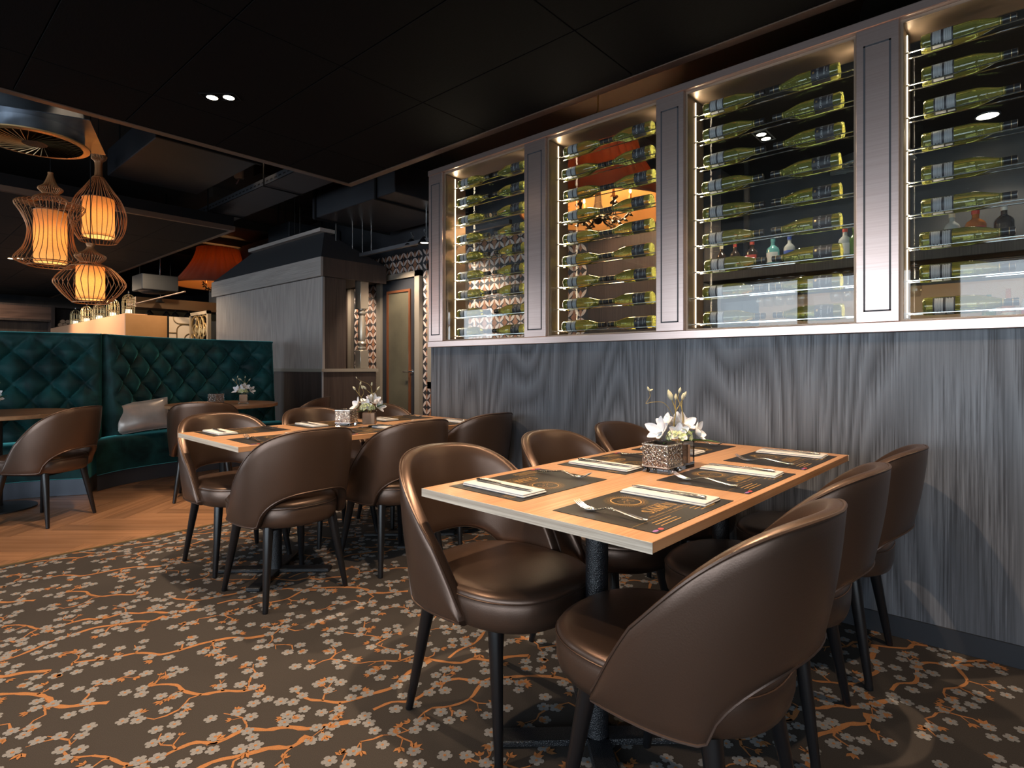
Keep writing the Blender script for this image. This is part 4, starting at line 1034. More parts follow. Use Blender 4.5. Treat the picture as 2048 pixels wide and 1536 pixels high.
# ---------------------------------------------------------------- wire lanterns
def shade_mat():
    m = mat('amber_fabric_shade', (.75, .40, .16), .8); p = P_(m)
    nt = m.node_tree; tr = nt.nodes.new('ShaderNodeBsdfTranslucent'); tr.inputs[0].default_value = (.95, .52, .19, 1); mx = nt.nodes.new('ShaderNodeMixShader'); mx.inputs[0].default_value = .65
    g = coords(m, (1, 1, 6)); n = N(m, 'TexNoise', Scale=60.0, Detail=3.0); L(m, g, 'Vector', n, 'Vector'); r = ramp(m, [(.3, (.80, .42, .14)), (.7, (1.0, .58, .24))]); L(m, n, 'Fac', r, 'Fac'); L(m, r, 'Color', tr, 'Color')
    L(m, p, 0, mx, 1); nt.links.new(tr.outputs[0], mx.inputs[2]); nt.links.new(mx.outputs[0], nt.nodes['Material Output'].inputs[0]); return m
M['shade'] = shade_mat()
M['wire'] = mat('copper_brown_wire', (.42, .20, .085), .4, .4)
M['bulb'] = emit('warm_bulb', (1.0, .66, .32), 9.0)
M['diff'] = emit('lamp_diffuser', (1.0, .80, .52), 3.2)
def lantern(label, x, y, prof, sr, sz0, sz1, bands, ztop, nw=34, tilt=0, lampz=None, power=12):
    """prof: (radius, height) outline that every wire follows, heights in the room"""
    t = thing('wire_lantern', label, 'lantern', (x, y, 0), 0, 'wire lanterns in the hanging cluster')
    cv = spline([(r, 0, z) for r, z in prof], 6)
    for k in range(nw):
        a = 2 * PI * k / nw; c, s = math.cos(a), math.sin(a)
        MB().tube([(p.x * c, p.x * s, p.z) for p in cv], .0026, 4, caps=False).obj('wire', M['wire'], t)
    for r, z in bands: MB().tube([(r * math.cos(2 * PI * k / 40), r * math.sin(2 * PI * k / 40), z) for k in range(40)], .0036, 6, 0, True).obj('ring', M['wire'], t)
    MB().lathe([(sr, sz0), (sr, sz1)], 32).obj('fabric_shade', M['shade'], t)
    o = t.children[-1]; bm = bmesh.new(); bm.from_mesh(o.data); bmesh.ops.delete(bm, geom=[f for f in bm.faces if len(f.verts) > 4], context='FACES'); bm.to_mesh(o.data); bm.free()
    MB().lathe([(0, sz0 + .012), (sr - .006, sz0 + .012)], 32).obj('diffuser', M['diff'], t)
    for zz in (sz0, sz1): MB().tube([((sr + .001) * math.cos(2 * PI * k / 32), (sr + .001) * math.sin(2 * PI * k / 32), zz) for k in range(32)], .0032, 5, 0, True).obj('shade_ring', M['wire'], t)
    lz = lampz or (sz0 + sz1) / 2
    MB().lathe([(0, lz - .035), (.02, lz - .028), (.028, lz), (.018, lz + .03), (.012, lz + .045), (.012, lz + .06), (0, lz + .06)], 12).obj('bulb', M['bulb'], t)
    MB().tube([(0, 0, prof[0][1]), (0, 0, 3.4)], .003, 6).obj('cord', M['black'], t)
    return t
def ray(px, py, d):                        # room point seen at a photo pixel, at a given depth from the viewpoint
    a = R(41.4); l = (px - 1024) / 1138 * d
    return (d * math.cos(a) + l * math.sin(a), d * math.sin(a) - l * math.cos(a), CAM_H + (732 - py) / 1138 * d)
k_ = 4.6 / 1138
def zz(py, d=4.6): return CAM_H + (732 - py) * d / 1138
p = ray(101, 440, 4.6)
LA = [(.016, zz(345)), (.018, zz(352)), (.045, zz(370)), (.082, zz(378)), (.060, zz(385)), (.052, zz(389)), (.10, zz(396)), (.118, zz(402)), (.10, zz(408)), (.150, zz(409)), (.228, zz(411)), (.185, zz(432)), (.150, zz(455)), (.150, zz(475)), (.175, zz(498)), (.232, zz(520)), (.205, zz(527)), (.150, zz(533))]
lantern('wire lantern with waisted cage flaring at top and bottom, first of the three', p[0], p[1], LA, .108, zz(526), zz(424), [(.052, zz(389)), (.150, zz(409)), (.150, zz(533)), (.205, zz(526))], 2.7, power=10)
p = ray(197, 400, 5.05); d = 5.05
LB = [(.060, zz(312, d)), (.050, zz(318, d)), (.026, zz(326, d)), (.026, zz(350, d)), (.042, zz(356, d)), (.10, zz(378, d)), (.160, zz(400, d)), (.195, zz(425, d)), (.196, zz(445, d)), (.175, zz(465, d)), (.140, zz(480, d)), (.128, zz(484, d))]
LB = [(r * 1.06, z) for r, z in LB]
lantern('wire lantern with teardrop cage, hanging highest of the three', p[0], p[1], LB, .119, zz(474, d), zz(398, d), [(.136, zz(484, d)), (.045, zz(356, d))], 2.7, power=10)
p = ray(181, 545, 4.3); d = 4.3
LC = [(.030, zz(487, d)), (.022, zz(495, d)), (.050, zz(504, d)), (.098, zz(511, d)), (.100, zz(516, d)), (.070, zz(524, d)), (.066, zz(527, d)), (.135, zz(535, d)), (.19, zz(548, d)), (.236, zz(565, d)), (.215, zz(578, d)), (.165, zz(594, d)), (.115, zz(606, d))]
LC = [(r * .955, z) for r, z in LC]
lantern('wire lantern with wide turnip-shaped cage, hanging lowest of the three', p[0], p[1], LC, .090, zz(599, d), zz(533, d), [(.063, zz(527, d)), (.110, zz(606, d)), (.129, zz(535, d))], 2.7, power=10)
# ---------------------------------------------------------------- pleated bell pendants
def pleat_mat():
    m = mat('rust_pleated_silk', (.13, .045, .032), .55); nt = m.node_tree; p = P_(m)
    tr = nt.nodes.new('ShaderNodeBsdfTranslucent'); tr.inputs[0].default_value = (.70, .22, .07, 1); mx = nt.nodes.new('ShaderNodeMixShader'); mx.inputs[0].default_value = .16
    L(m, p, 0, mx, 1); nt.links.new(tr.outputs[0], mx.inputs[2]); nt.links.new(mx.outputs[0], nt.nodes['Material Output'].inputs[0]); return m
M['pleat'] = pleat_mat()
M['shade_in'] = mat('amber_shade_lining', (.75, .36, .12), .7)
nt_ = M['shade_in'].node_tree; tr_ = nt_.nodes.new('ShaderNodeBsdfTranslucent'); tr_.inputs[0].default_value = (.9, .5, .2, 1); mx_ = nt_.nodes.new('ShaderNodeMixShader'); mx_.inputs[0].default_value = .45
nt_.links.new(P_(M['shade_in']).outputs[0], mx_.inputs[1]); nt_.links.new(tr_.outputs[0], mx_.inputs[2]); nt_.links.new(mx_.outputs[0], nt_.nodes['Material Output'].inputs[0])
M['bronze'] = mat('dark_bronze_scrolls', (.045, .028, .015), .35, .8)
def pendant(label, x, y, zb, r=.60, power=30):
    t = thing('bell_pendant', label, 'pendant lamp', (x, y, zb), 0, 'pleated bell pendants')
    h = .55 * r / .6; rt = .27 * r / .6; n = 180; rows, inn = [], []
    for i in range(15):
        u = i / 14; rad = rt + (r - rt) * (1 - u) ** 1.55
        rows.append([((rad + .020 * abs(math.sin(n / 12 * a)) * (.4 + u)) * math.cos(a), (rad + .020 * abs(math.sin(n / 12 * a)) * (.4 + u)) * math.sin(a), h * u) for a in [2 * PI * k / n for k in range(n)]])
        inn.append([((rad - .012) * math.cos(a), (rad - .012) * math.sin(a), h * u) for a in [2 * PI * k / 48 for k in range(48)]])
    MB().grid(rows, 0, False, True).obj('pleated_shade', M['pleat'], t, True, 60)
    MB().grid(inn, 0, False, True).obj('shade_lining', M['shade_in'], t)
    MB().tube([(r * math.cos(2 * PI * k / 60), r * math.sin(2 * PI * k / 60), 0) for k in range(60)], .008, 6, 0, True).obj('rim', M['pleat'], t)
    MB().tube([(0, 0, -.02), (0, 0, 3.4 - zb)], .006, 6).obj('cord', M['gold'], t)
    MB().lathe([(0, -.10), (.025, -.09), (.05, -.05), (.03, -.02), (.045, .02), (.03, .06), (.02, .2), (0, .2)], 16).obj('hub', M['bronze'], t)
    for k in range(6):
        a = 2 * PI * k / 6; c, s = math.cos(a), math.sin(a)
        pts = spline([(.03, 0, .02), (.09, 0, -.06), (.17, 0, -.075), (.24, 0, -.02), (.25, 0, .05)], 5)
        A = MB().tube([(q.x * c, q.x * s, q.z) for q in pts], .009, 6)
        for j, q in enumerate(pts[3::3]):      # leaf curls on the arm
            A.tube([(q.x * c, q.x * s, q.z), ((q.x + .02) * c - .02 * s, (q.x + .02) * s + .02 * c, q.z + .03), ((q.x + .035) * c, (q.x + .035) * s, q.z + .015)], [.008, .012, .003], 5)
            A.tube([(q.x * c, q.x * s, q.z), ((q.x + .01) * c + .025 * s, (q.x + .01) * s - .025 * c, q.z - .02), ((q.x + .03) * c, (q.x + .03) * s, q.z - .025)], [.008, .012, .003], 5)
        A.obj('scroll_arm', M['bronze'], t)
        MB().lathe([(.0, .05), (.026, .055), (.02, .06), (.011, .065), (.011, .13), (0, .13)], 10, 0, (.25 * c, .25 * s, 0)).obj('candle_tube', M['shade_in'], t)
        MB().lathe([(0, .13), (.011, .145), (.008, .165), (0, .185)], 8, 0, (.25 * c, .25 * s, 0)).obj('candle_bulb', M['bulb'], t)
    return t
p = ray(437, 560, 10.2); pendant('rust-coloured pleated bell pendant hanging beyond the timber booth', p[0], p[1], zz(572, 10.2), .72)
p = ray(1196, 425, 4.5); pendant('rust-coloured pleated bell pendant seen through the wine cabinet', p[0], p[1], zz(424, 4.5), .62)
# ---------------------------------------------------------------- swirl air diffusers
def diffuser(label, x, y, z, r=.36, rz=0, m=None):
    t = thing('swirl_diffuser', label, 'air vent', (x, y, z), rz)
    MB().lathe([(r, 0), (r + .02, .004), (r + .02, .012), (r - .02, .012), (r - .02, 0)], 48).obj('ring', M['gold'] if m is None else m, t, True, 30)
    MB().lathe([(0, -.004), (.07, 0), (.07, .02), (0, .02)], 24).obj('hub', M['blackmetal'], t)
    for k in range(40):
        a = 2 * PI * k / 40; c, s = math.cos(a), math.sin(a)
        q0, q1 = Vector((.07 * c, .07 * s)), Vector(((r - .02) * math.cos(a + .42), (r - .02) * math.sin(a + .42))); d = (q1 - q0).normalized(); nn = Vector((-d.y, d.x)) * .009
        MB().add([(q0.x - nn.x * .6, q0.y - nn.y * .6, -.002), (q0.x + nn.x * .6, q0.y + nn.y * .6, .014), (q1.x + nn.x, q1.y + nn.y, .018), (q1.x - nn.x, q1.y - nn.y, -.004)], [(0, 1, 2, 3)]).obj('vane', M['gold'] if m is None else m, t, smooth=False)
    MB().lathe([(r - .01, .013), (r - .01, .25), (.10, .25)], 40).obj('plenum', M['galv'], t)
    sq = r + .07; MB().box(-sq, sq, -sq, sq, .10, .106).obj('mounting_plate', M['galv'], t, smooth=False)
    MB().tube([(0, 0, .25), (0, 0, .33), (-.06, -.03, .42), (-.3, -.12, .50), (-1.2, -.3, .53)], .17, 20).obj('flexible_duct', M['duct'], t)
    return t
p = ray(70, 288, 3.9); diffuser('round swirl diffuser with gilded vanes above the wire lanterns', p[0], p[1], p[2], .285, R(-20), mat('dull_gilt', (.85, .56, .27), .35, .9))
p = ray(1745, 300, 4.3); diffuser('pale round swirl diffuser over the bar, seen through the wine cabinet', p[0], p[1], 2.62, .26, 0, mat('pale_blue_grey_metal', (.35, .42, .48), .5))
# ---------------------------------------------------------------- ducts, trays, rails in the plenum
def duct(label, x0, x1, y0, y1, z0, z1, flanges=()):
    t = thing('air_duct', label, 'duct', ((x0 + x1) / 2, (y0 + y1) / 2, z0)); cx, cy = (x0 + x1) / 2, (y0 + y1) / 2
    MB().cbox(x0 - cx, x1 - cx, y0 - cy, y1 - cy, 0, z1 - z0, .006).obj('casing', M['duct'], t, smooth=False)
    for sx in (x0 - cx + .05, x1 - cx - .05):
        for y in (y0 - cy + .2, y1 - cy - .2): MB().tube([(sx, y, z1 - z0), (sx, y, 3.4 - z0)], .006, 5).obj('hanger', M['black'], t)
    for ax, v in flanges:
        if ax == 'y': MB().box(x0 - cx - .02, x1 - cx + .02, v - cy - .012, v - cy + .012, -.02, z1 - z0 + .02).obj('flange', M['black'], t, smooth=False)
        else: MB().box(v - cx - .012, v - cx + .012, y0 - cy - .02, y1 - cy + .02, -.02, z1 - z0 + .02).obj('flange', M['black'], t, smooth=False)
    return t
duct('wide dark air duct above the corner of the wine cabinet', 3.35, 4.34, 4.45, 5.98, 2.80, 3.10, (('y', 4.75), ('y', 5.9)))
p = ray(250, 300, 5.9); duct('dark air duct above the wire lanterns', p[0] - .25, p[0] + .55, 5.0, 6.5, 2.95, 3.2, (('y', 5.06),))
duct('dark air duct over the timber booth', 3.7, 4.46, 7.2, 7.8, 2.80, 3.05, (('x', 4.2),))
# cable tray: runs along the room, perforated
t = thing('cable_tray', 'long perforated steel cable tray under the plenum, beyond the black ceiling', 'cable tray', (0, 0, 0))
a_, b_2 = ray(560, 335, 6.3), ray(415, 407, 9.0)
tx, tz = 2.62, 2.93
MB().box(tx, tx + .40, 4.8, 10.2, tz, tz + .004).box(tx, tx + .004, 4.8, 10.2, tz, tz + .07).box(tx + .396, tx + .40, 4.8, 10.2, tz, tz + .07).obj('tray', mat('grey_tray', (.05, .055, .065), .5, .5), t, smooth=False)
mb = MB()
for k in range(60): mb.box(tx - .0008, tx, 4.9 + k * .088, 4.95 + k * .088, tz + .028, tz + .040)
mb.obj('slot', M['black'], t, smooth=False)
for y in (5.6, 7.0, 8.4, 9.8): MB().tube([(tx - .006, y, 3.4), (tx - .006, y, tz - .01), (tx + .41, y, tz - .01)], .008, 6).obj('hanger', M['black'], t)
p = ray(478, 346, 6.1)
t = thing('sensor_box', 'small white electrical box hanging above the cable tray', 'sensor', p); t.rotation_euler = (0, 0, R(-40))
MB().cbox(-.045, .045, -.03, .03, -.06, .06, .006).obj('body', mat('grey_white_plastic', (.55, .58, .62), .5), t, smooth=False)
for k in range(3): MB().box(-.034 + k * .024, -.018 + k * .024, -.0315, -.0295, .015, .045).obj('slot', M['black'], t, smooth=False)
MB().tube([(0, 0, .06), (0, 0, 3.4 - p[2])], .003, 5).obj('cord', M['black'], t)
MB().tube([(0, 0, -.06), (-.01, 0, -.09), (-.03, 0, -.12)], .008, 6).obj('cable_gland', mat('grey_violet_plastic', (.3, .28, .42), .5), t)
# hanger rods and the ducts' drop rods
for hk, (px, y0, y1, d) in enumerate(((590, 382, 480, 7.5), (600, 435, 478, 7.2), (672, 450, 482, 6.6), (705, 455, 498, 6.6), (725, 462, 505, 6.6))):
    a, b = ray(px, y0, d), ray(px, y1, d)
    tag(MB().tube([(a[0], a[1], 3.4), (a[0], a[1], b[2])], .006, 6).obj('hanger_rod', M['chrome']), 'thin steel hanger rod dropping by the booth roof, %s counted from the sofa side' % ['first', 'second', 'third', 'fourth', 'fifth'][hk], 'rod', 'hanger rods by the booth roof')
# lighting rail with two adjustable spots in front of the patterned wall
t = thing('track_rail', 'black lighting rail with steel hangers in front of the patterned wall', 'light rail', (3.95, 0, 2.47))
MB().box(-.02, .02, 3.5, 5.92, -.02, .02).obj('rail', mat('grey_rail', (.10, .10, .11), .4, .6), t, smooth=False)
for y in (4.7, 5.7): MB().tube([(0, y, .02), (0, y, .329)], .007, 6).obj('hanger', M['chrome'], t)
def track_spot(label, x, y, z, r=.055, lens='lamp', up=.14):
    t = thing('track_spot', label, 'spotlight', (x, y, z), 0, 'small adjustable spots')
    MB().lathe([(0, .06), (.02, .06), (r * .8, .03), (r * 1.35, -.01), (r * 1.3, -.014), (r * .8, 0), (0, .0)], 20).obj('head', M['black'], t)
    MB().lathe([(0, -.004), (r * .75, -.004)], 16).obj('lens', M[lens], t)
    MB().tube([(0, 0, .06), (0, -.03, .09), (0, 0, .12), (0, 0, up)], .008, 6).obj('bracket', M['chrome'], t)
    return t
p = ray(823, 489, 6.3); track_spot('lit adjustable spot on the rail by the patterned wall, away from the cabinet', p[0], p[1], p[2])
p = ray(849, 485, 6.1); track_spot('lit adjustable spot on the rail by the patterned wall, beside the cabinet', p[0], p[1], p[2])
# recessed twin downlight in the black ceiling
def twin(label, x, y, z, rz=0, frame=None, r=.030):
    t = thing('twin_downlight', label, 'downlight', (x, y, z), rz)
    mb = MB(); s = r + .018; l = 2 * r + .045
    mb.box(-l, l, -s, -s + .008, -.003, .01).box(-l, l, s - .008, s, -.003, .01).box(-l, -l + .008, -s, s, -.003, .01).box(l - .008, l, -s, s, -.003, .01)
    mb.obj('frame', frame or M['black'], t, smooth=False)
    for k in (-1, 1):
        MB().lathe([(r + .006, -.002), (r + .006, -.006), (r, -.006), (r, -.002)], 24, 0, (k * (r + .018), 0, 0)).obj('bezel', M['black'], t)
        MB().lathe([(0, -.005), (r, -.005)], 20, 0, (k * (r + .018), 0, 0)).obj('lens', M['lamp'], t)
    return t
twin('twin recessed downlight glowing in the black ceiling', 1.365, 3.47, H1, R(-48))
twin('twin recessed downlight in a grey frame over the bar, seen through the third cabinet bay', 4.05, 1.28, H1, R(0), mat('grey_frame', (.25, .27, .29), .4))
p = ray(1975, 229, 3.55); t = thing('round_downlight', 'round bright downlight over the bar behind the fourth cabinet bay', 'downlight', (p[0], p[1], H1))
MB().lathe([(.065, -.003), (.065, -.012), (.055, -.012), (.055, -.003)], 28).obj('bezel', M['galv'], t); MB().lathe([(0, -.010), (.055, -.010)], 24).obj('lens', M['lamp'], t)
for px in (22, 40):
    p = ray(px, 516, 8.3); tag(MB().lathe([(0, 0), (.035, 0), (.035, .004), (0, .004)], 16, 0, (p[0], p[1], H1 - .006)).obj('small_downlight', M['lampdim']), 'small glowing downlight in the charcoal ceiling behind the lanterns', 'downlight', 'small ceiling downlights behind the lanterns')
# ---------------------------------------------------------------- far counter with bird cages, panel, carved screen, shelves
cx, cy, ct = 2.55, 9.95, 1.92
t = thing('peach_counter', 'tall peach-coloured partition behind the green sofa, bird cages along its top', 'counter', (cx, cy, 0))
pe = mat('peach_lacquer', (.62, .34, .20), .35); po = noise_mat('orange_brown_plaster', (.30, .145, .045), (.40, .20, .07), 3, .6, 0, .05)
MB().cbox(0, .30, 0, 5.2, 0, ct, .008).obj('body', pe, t, smooth=False)
MB().box(.31, .56, -.012, .0, 0, ct - .01).obj('end_panel', po, t, smooth=False)
MB().box(.005, .31, -.012, -.001, 0, ct - .01).obj('end_panel', po, t, smooth=False)
MB().box(.56, .585, -.02, .0, 0, ct).obj('edge_strip', M['black'], t, smooth=False)
t = thing('line_panel', 'cream backlit-looking panel with curving gold lines beside the carved screen', 'panel', (3.14, 10.1, 0))
MB().box(0, .50, 0, .03, 0, ct).obj('board', mat('cream_board', (.75, .62, .48), .6), t, smooth=False)
mb = MB()
def pl(pts): mb.tube([(x, -.004, z) for x, z in pts], .009, 5)
rz_ = lambda x, z, r, a0, a1: [(x + r * math.cos(R(a0 + (a1 - a0) * k / 8)), z + r * math.sin(R(a0 + (a1 - a0) * k / 8))) for k in range(9)]
pl([(0, 1.66), (.16, 1.66)]); pl([(.11, ct)] + rz_(.20, ct - .02, .09, 180, 270) + [(.5, ct - .11)]); pl([(.5, ct - .12), (.30, ct - .12)] + rz_(.26, ct - .22, .10, 90, 180) + [(.16, 1.60)] + rz_(.24, 1.60, .08, 180, 260) + [(.27, 1.515), (.27, 1.42)]); pl([(.5, 1.66), (.36, 1.655)] + rz_(.36, 1.57, .085, 90, 180) + [(.275, 1.3)]); pl([(0, 1.47), (.14, 1.47)] + rz_(.14, 1.37, .10, 90, 0) + [(.24, 1.2)])
mb.obj('gold_line', M['gold'], t)
# carved screen with rings and spirals
t = thing('carved_screen', 'gilded screen of carved rings and spirals beside the timber booth', 'screen', (3.44, 9.22, 0))
sz0, sz1 = 0, 1.98; gm = mat('gilded_screen', (.34, .22, .09), .4, .6)
MB().box(0, .05, 0, .05, sz0, sz1).box(0, .05, .70, .75, sz0, sz1).box(0, .05, 0, .75, sz1 - .05, sz1).obj('frame', mat('taupe_gold_frame', (.32, .25, .17), .45, .3), t, smooth=False)
for cy_ in (.19, .37, .55):
    MB().tube([(.025, cy_ + .17 * math.cos(2 * PI * k / 36), 1.70 + .22 * math.sin(2 * PI * k / 36)) for k in range(36)], .017, 6, 0, True).obj('carved_ring', gm, t)
    MB().tube([(.025, cy_ + (.105 - .0032 * k) * math.cos(k * .42), 1.68 + (.125 - .0038 * k) * math.sin(k * .42)) for k in range(28)], .012, 6).obj('carved_spiral', gm, t)
    MB().tube([(.025, cy_ + .12 * math.cos(2 * PI * k / 30), 1.34 + .14 * math.sin(2 * PI * k / 30)) for k in range(30)], .016, 6, 0, True).obj('carved_ring', gm, t)
# bird cages with little candles
def cage(label, x, y, r, h):
    t = thing('bird_cage', label, 'bird cage', (x, y, ct), 0, 'brass bird cages on the partition')
    mb = MB(); n = 12
    for k in range(n):
        a = 2 * PI * k / n; c, s = math.cos(a), math.sin(a)
        pts = [(r * c, r * s, 0), (r * c, r * s, h * .62)] + [(r * math.cos(q) * c, r * math.cos(q) * s, h * .62 + r * math.sin(q)) for q in [PI / 2 * j / 5 for j in range(1, 6)]]
        MB().tube(pts, .0035, 4, caps=False).obj('bar', M['gold'], t)
    for zz_ in (.006, h * .32, h * .62): MB().tube([(r * math.cos(2 * PI * k / 20), r * math.sin(2 * PI * k / 20), zz_) for k in range(20)], .005, 5, 0, True).obj('hoop', M['gold'], t)
    MB().tube([(0, .022 * math.cos(2 * PI * k / 12), h * .62 + r + .028 + .022 * math.sin(2 * PI * k / 12)) for k in range(12)], .005, 5, 0, True).obj('hanging_ring', M['chrome'], t)
    MB().lathe([(0, .004), (r * .98, .004), (r * .98, .014), (0, .014)], 20).obj('base', M['gold'], t)
    MB().lathe([(0, .014), (r * .5, .014), (r * .5, .075), (0, .075)], 14).obj('candle_glass', emit('glowing_tealight', (1, .86, .62), 1.6), t)
    return t
cg = [(.10, 10.15, .082, .36), (.2, 10.55, .085, .36), (.09, 10.95, .085, .34), (.2, 11.35, .08, .35), (.1, 11.8, .085, .34), (.18, 12.2, .085, .34), (.1, 12.65, .085, .34), (.2, 13.1, .08, .33), (.1, 13.5, .08, .33)]
ordn = ['first', 'second', 'third', 'fourth', 'fifth', 'sixth', 'seventh', 'eighth', 'ninth']
for k, (dx, y, r, h) in enumerate(cg): cage('small brass bird cage, %s from the open end of the peach partition' % ordn[k], cx + dx, y, r, h)
# dark shelf wall far behind the sofa
t = thing('shelf_unit', 'dark timber shelf wall far behind the green sofa', 'shelf', (-1.4, 15.4, 0)); dw = M['dark_wood']
MB().box(0, 5.2, .35, .40, 0, 2.42).obj('back_panel', dw, t, smooth=False)
for z in (1.1, 1.52): MB().box(0, 5.2, -.02, .35, z, z + .04).obj('board', dw, t, smooth=False)
MB().box(4.06, 5.2, -.02, .35, 1.93, 1.97).obj('board', dw, t, smooth=False); MB().box(0, 4.0, -.02, .35, 2.07, 2.11).obj('board', dw, t, smooth=False)
MB().box(0, 5.2, -.02, .35, 2.38, 2.42).obj('board', dw, t, smooth=False)
for x in (0, 1.3, 2.6, 4.0, 5.2): MB().box(x, x + .06, -.03, .35, 0, 2.42).obj('upright', dw, t, smooth=False)
MB().box(0, 4.0, -.025, .0, 2.11, 2.38).obj('upper_front', wood_mat('red_brown_timber', (.06, .032, .024), (.13, .075, .058), 'x', 4, 3, seed=2.), t, smooth=False)
lg = mat('log_end', (.40, .26, .17), .8)
for k in range(9):
    p = (2.76 + .088 * (k % 5) + (.044 if k >= 5 else 0), 15.55, 1.972 + .0425 + (.076 if k >= 5 else 0))
    tag(MB().lathe([(0, -.15), (.042, -.15), (.042, .15), (0, .15)], 12, 0, p, 'y').obj('log', lg), ['round log end in the lower row', 'round log end in the upper row'][k >= 5] + ' of the small stack on the far shelf', 'log', ['logs of the lower row', 'logs of the upper row'][k >= 5])
# ceiling cassette, soffit with small spots, a pipe
p = ray(305, 583, 9.2)
t = thing('ceiling_cassette', 'grey metal air unit hanging beyond the lanterns', 'air unit', (p[0], p[1], p[2]), R(0))
MB().cbox(-.22, .30, -.25, .25, 0, .25, .01).obj('casing', M['duct'], t, smooth=False); MB().lathe([(0, -.03), (.15, -.03), (.20, 0)], 24).obj('grille', M['galv'], t)
for sx in (-.18, .26): MB().tube([(sx, 0, .25), (sx, 0, 3.4 - p[2])], .006, 5).obj('hanger', M['black'], t)
t = thing('spot_soffit', 'brown soffit with a row of little spots behind the peach partition', 'soffit', (2.95, 10.9, 1.98))
MB().box(0, 2.0, 0, .5, .13, .30).obj('beam', mat('brown_soffit', (.10, .055, .022), .6), t, smooth=False)
MB().box(0, 2.0, .50, .52, .0, .13).obj('lip', mat('khaki_lip', (.13, .10, .05), .6), t, smooth=False)
for k, (px, py) in enumerate(((299, 624), (333, 627), (350, 628), (376, 629))):
    
    a = R(41.4); l = (px - 1024) / 1138; yy = 11.15; d = yy / (math.sin(a) - l * math.cos(a)); p = ray(px, py, d)
    track_spot('small lit spot, %s in the row by the soffit' % ordn[k], max(p[0], 3.02), p[1], p[2] - .03, .05, 'lamp' if k in (1, 2) else 'lampdim', 2.11 - p[2] + .03)
p = ray(320, 603, 9.4); track_spot('small lit spot hanging alone under the air unit', p[0], p[1], p[2], .05, 'lamp', 3.4 - p[2])
a, b = ray(256, 611, 9.3), ray(370, 583, 8.6)
tag(MB().tube([a, b], .013, 6).obj('conduit', M['trim']), 'long bronze-brown conduit sloping under the plenum behind the lanterns', 'pipe')
p = ray(496, 449, 7.9)
tag(MB().cbox(p[0] - .10, p[0] + .10, p[1] - .06, p[1] + .06, 3.36, 3.40, .004).obj('ceiling_lamp', M['gold'], smooth=False), 'small glimmering square fitting on the plenum above the booth', 'lamp')
# ---------------------------------------------------------------- bar behind the wine cabinet
t = thing('bar_gantry', 'dark timber bar gantry shelf hung behind the wine cabinet', 'shelf', (4.1, 0, 1.75))
MB().cbox(0, .34, -1.2, 1.74, 0, .075, .004).obj('board', M['dark_wood'], t, smooth=False)
for y in (-1.1, 1.45): MB().box(.15, .18, y, y + .03, .075, H1 - 1.75).obj('hanger', M['black'], t, smooth=False)
for k in range(4): MB().tube([(.06 + k * .07, -1.2, -.02), (.06 + k * .07, 1.55, -.02)], .004, 5).obj('glass_rail', M['rod'], t)
def spirit(label, px, py0, py1, x, wd, body, cap, lab=None):
    l = (px - 1024) / 1138; a = R(41.4); d = x / (math.cos(a) + l * math.sin(a)); y = d * (math.sin(a) - l * math.cos(a))
    z0 = 1.826; h = max(.2, CAM_H + (732 - py0) / 1138 * d - z0)
    t = thing('spirit_bottle', label, 'bottle', (x, y, z0), 0, 'spirit bottles on the bar gantry'); r = wd / 2
    MB().lathe([(0, 0), (r, 0), (r, h * .58), (r * .85, h * .66), (r * .35, h * .76), (r * .30, h * .92), (0, h * .92)], 16).obj('body', body, t)
    MB().lathe([(0, h * .88), (r * .38, h * .88), (r * .38, h), (0, h)], 12).obj('cap', cap, t)
    if lab: MB().grid([[((r + .001) * math.cos(q), (r + .001) * math.sin(q), zz_) for zz_ in (h * .15, h * .5)] for q in [R(120 + 12 * k) for k in range(11)]]).obj('label', lab, t)
    return t
cl = lambda n, c: mat(n, c, .3)
amber = mat('amber_spirit', (.35, .12, .03), .1); teal = mat('teal_gin_glass', (.12, .34, .36), .1); clearb = mat('pale_spirit_glass', (.35, .38, .40), .08); dark = mat('dark_spirit_glass', (.03, .02, .015), .1); grn = mat('green_spirit_glass', (.06, .12, .03), .1); redl = cl('red_label', (.45, .05, .03)); cream = cl('cream_label', (.6, .55, .42)); blue = cl('blue_label', (.05, .10, .45)); whi = cl('white_label', (.6, .6, .6))
spirit('spirit bottle with cream capsule on the gantry, furthest towards the doorway', 1443, 492, 540, 4.22, .07, dark, cream, redl)
spirit('slim dark bottle with red capsule on the gantry', 1470, 500, 540, 4.22, .07, dark, redl, cream)
spirit('dark bottle with fan-shaped red label on the gantry', 1504, 495, 540, 4.22, .085, dark, redl, redl)
spirit('teal square-shouldered gin bottle on the gantry', 1546, 495, 540, 4.22, .085, teal, teal, whi)
spirit('clear bottle with blue label on the gantry', 1579, 474, 540, 4.22, .075, clearb, blue, blue)
spirit('clear rum bottle with red capsule on the gantry', 1690, 470, 540, 4.22, .08, clearb, redl, whi)
spirit('green glass bottle beside the rum bottle on the gantry', 1709, 474, 540, 4.22, .07, grn, grn, None)
spirit('bottle with straw-coloured capsule on the gantry', 1904, 433, 500, 4.22, .08, clearb, cream, cream)
spirit('squat bottle of orange-red liqueur on the gantry', 1951, 438, 500, 4.22, .10, amber, redl, redl)
spirit('dark bottle with white capsule on the gantry', 2008, 428, 500, 4.22, .09, dark, whi, dark)
gl = [(1520, .0), (1538, .0), (1559, .0), (1582, .0), (1605, .0), (1672, .0), (1696, .0), (1790, 0), (1830, 0)]
wg = None
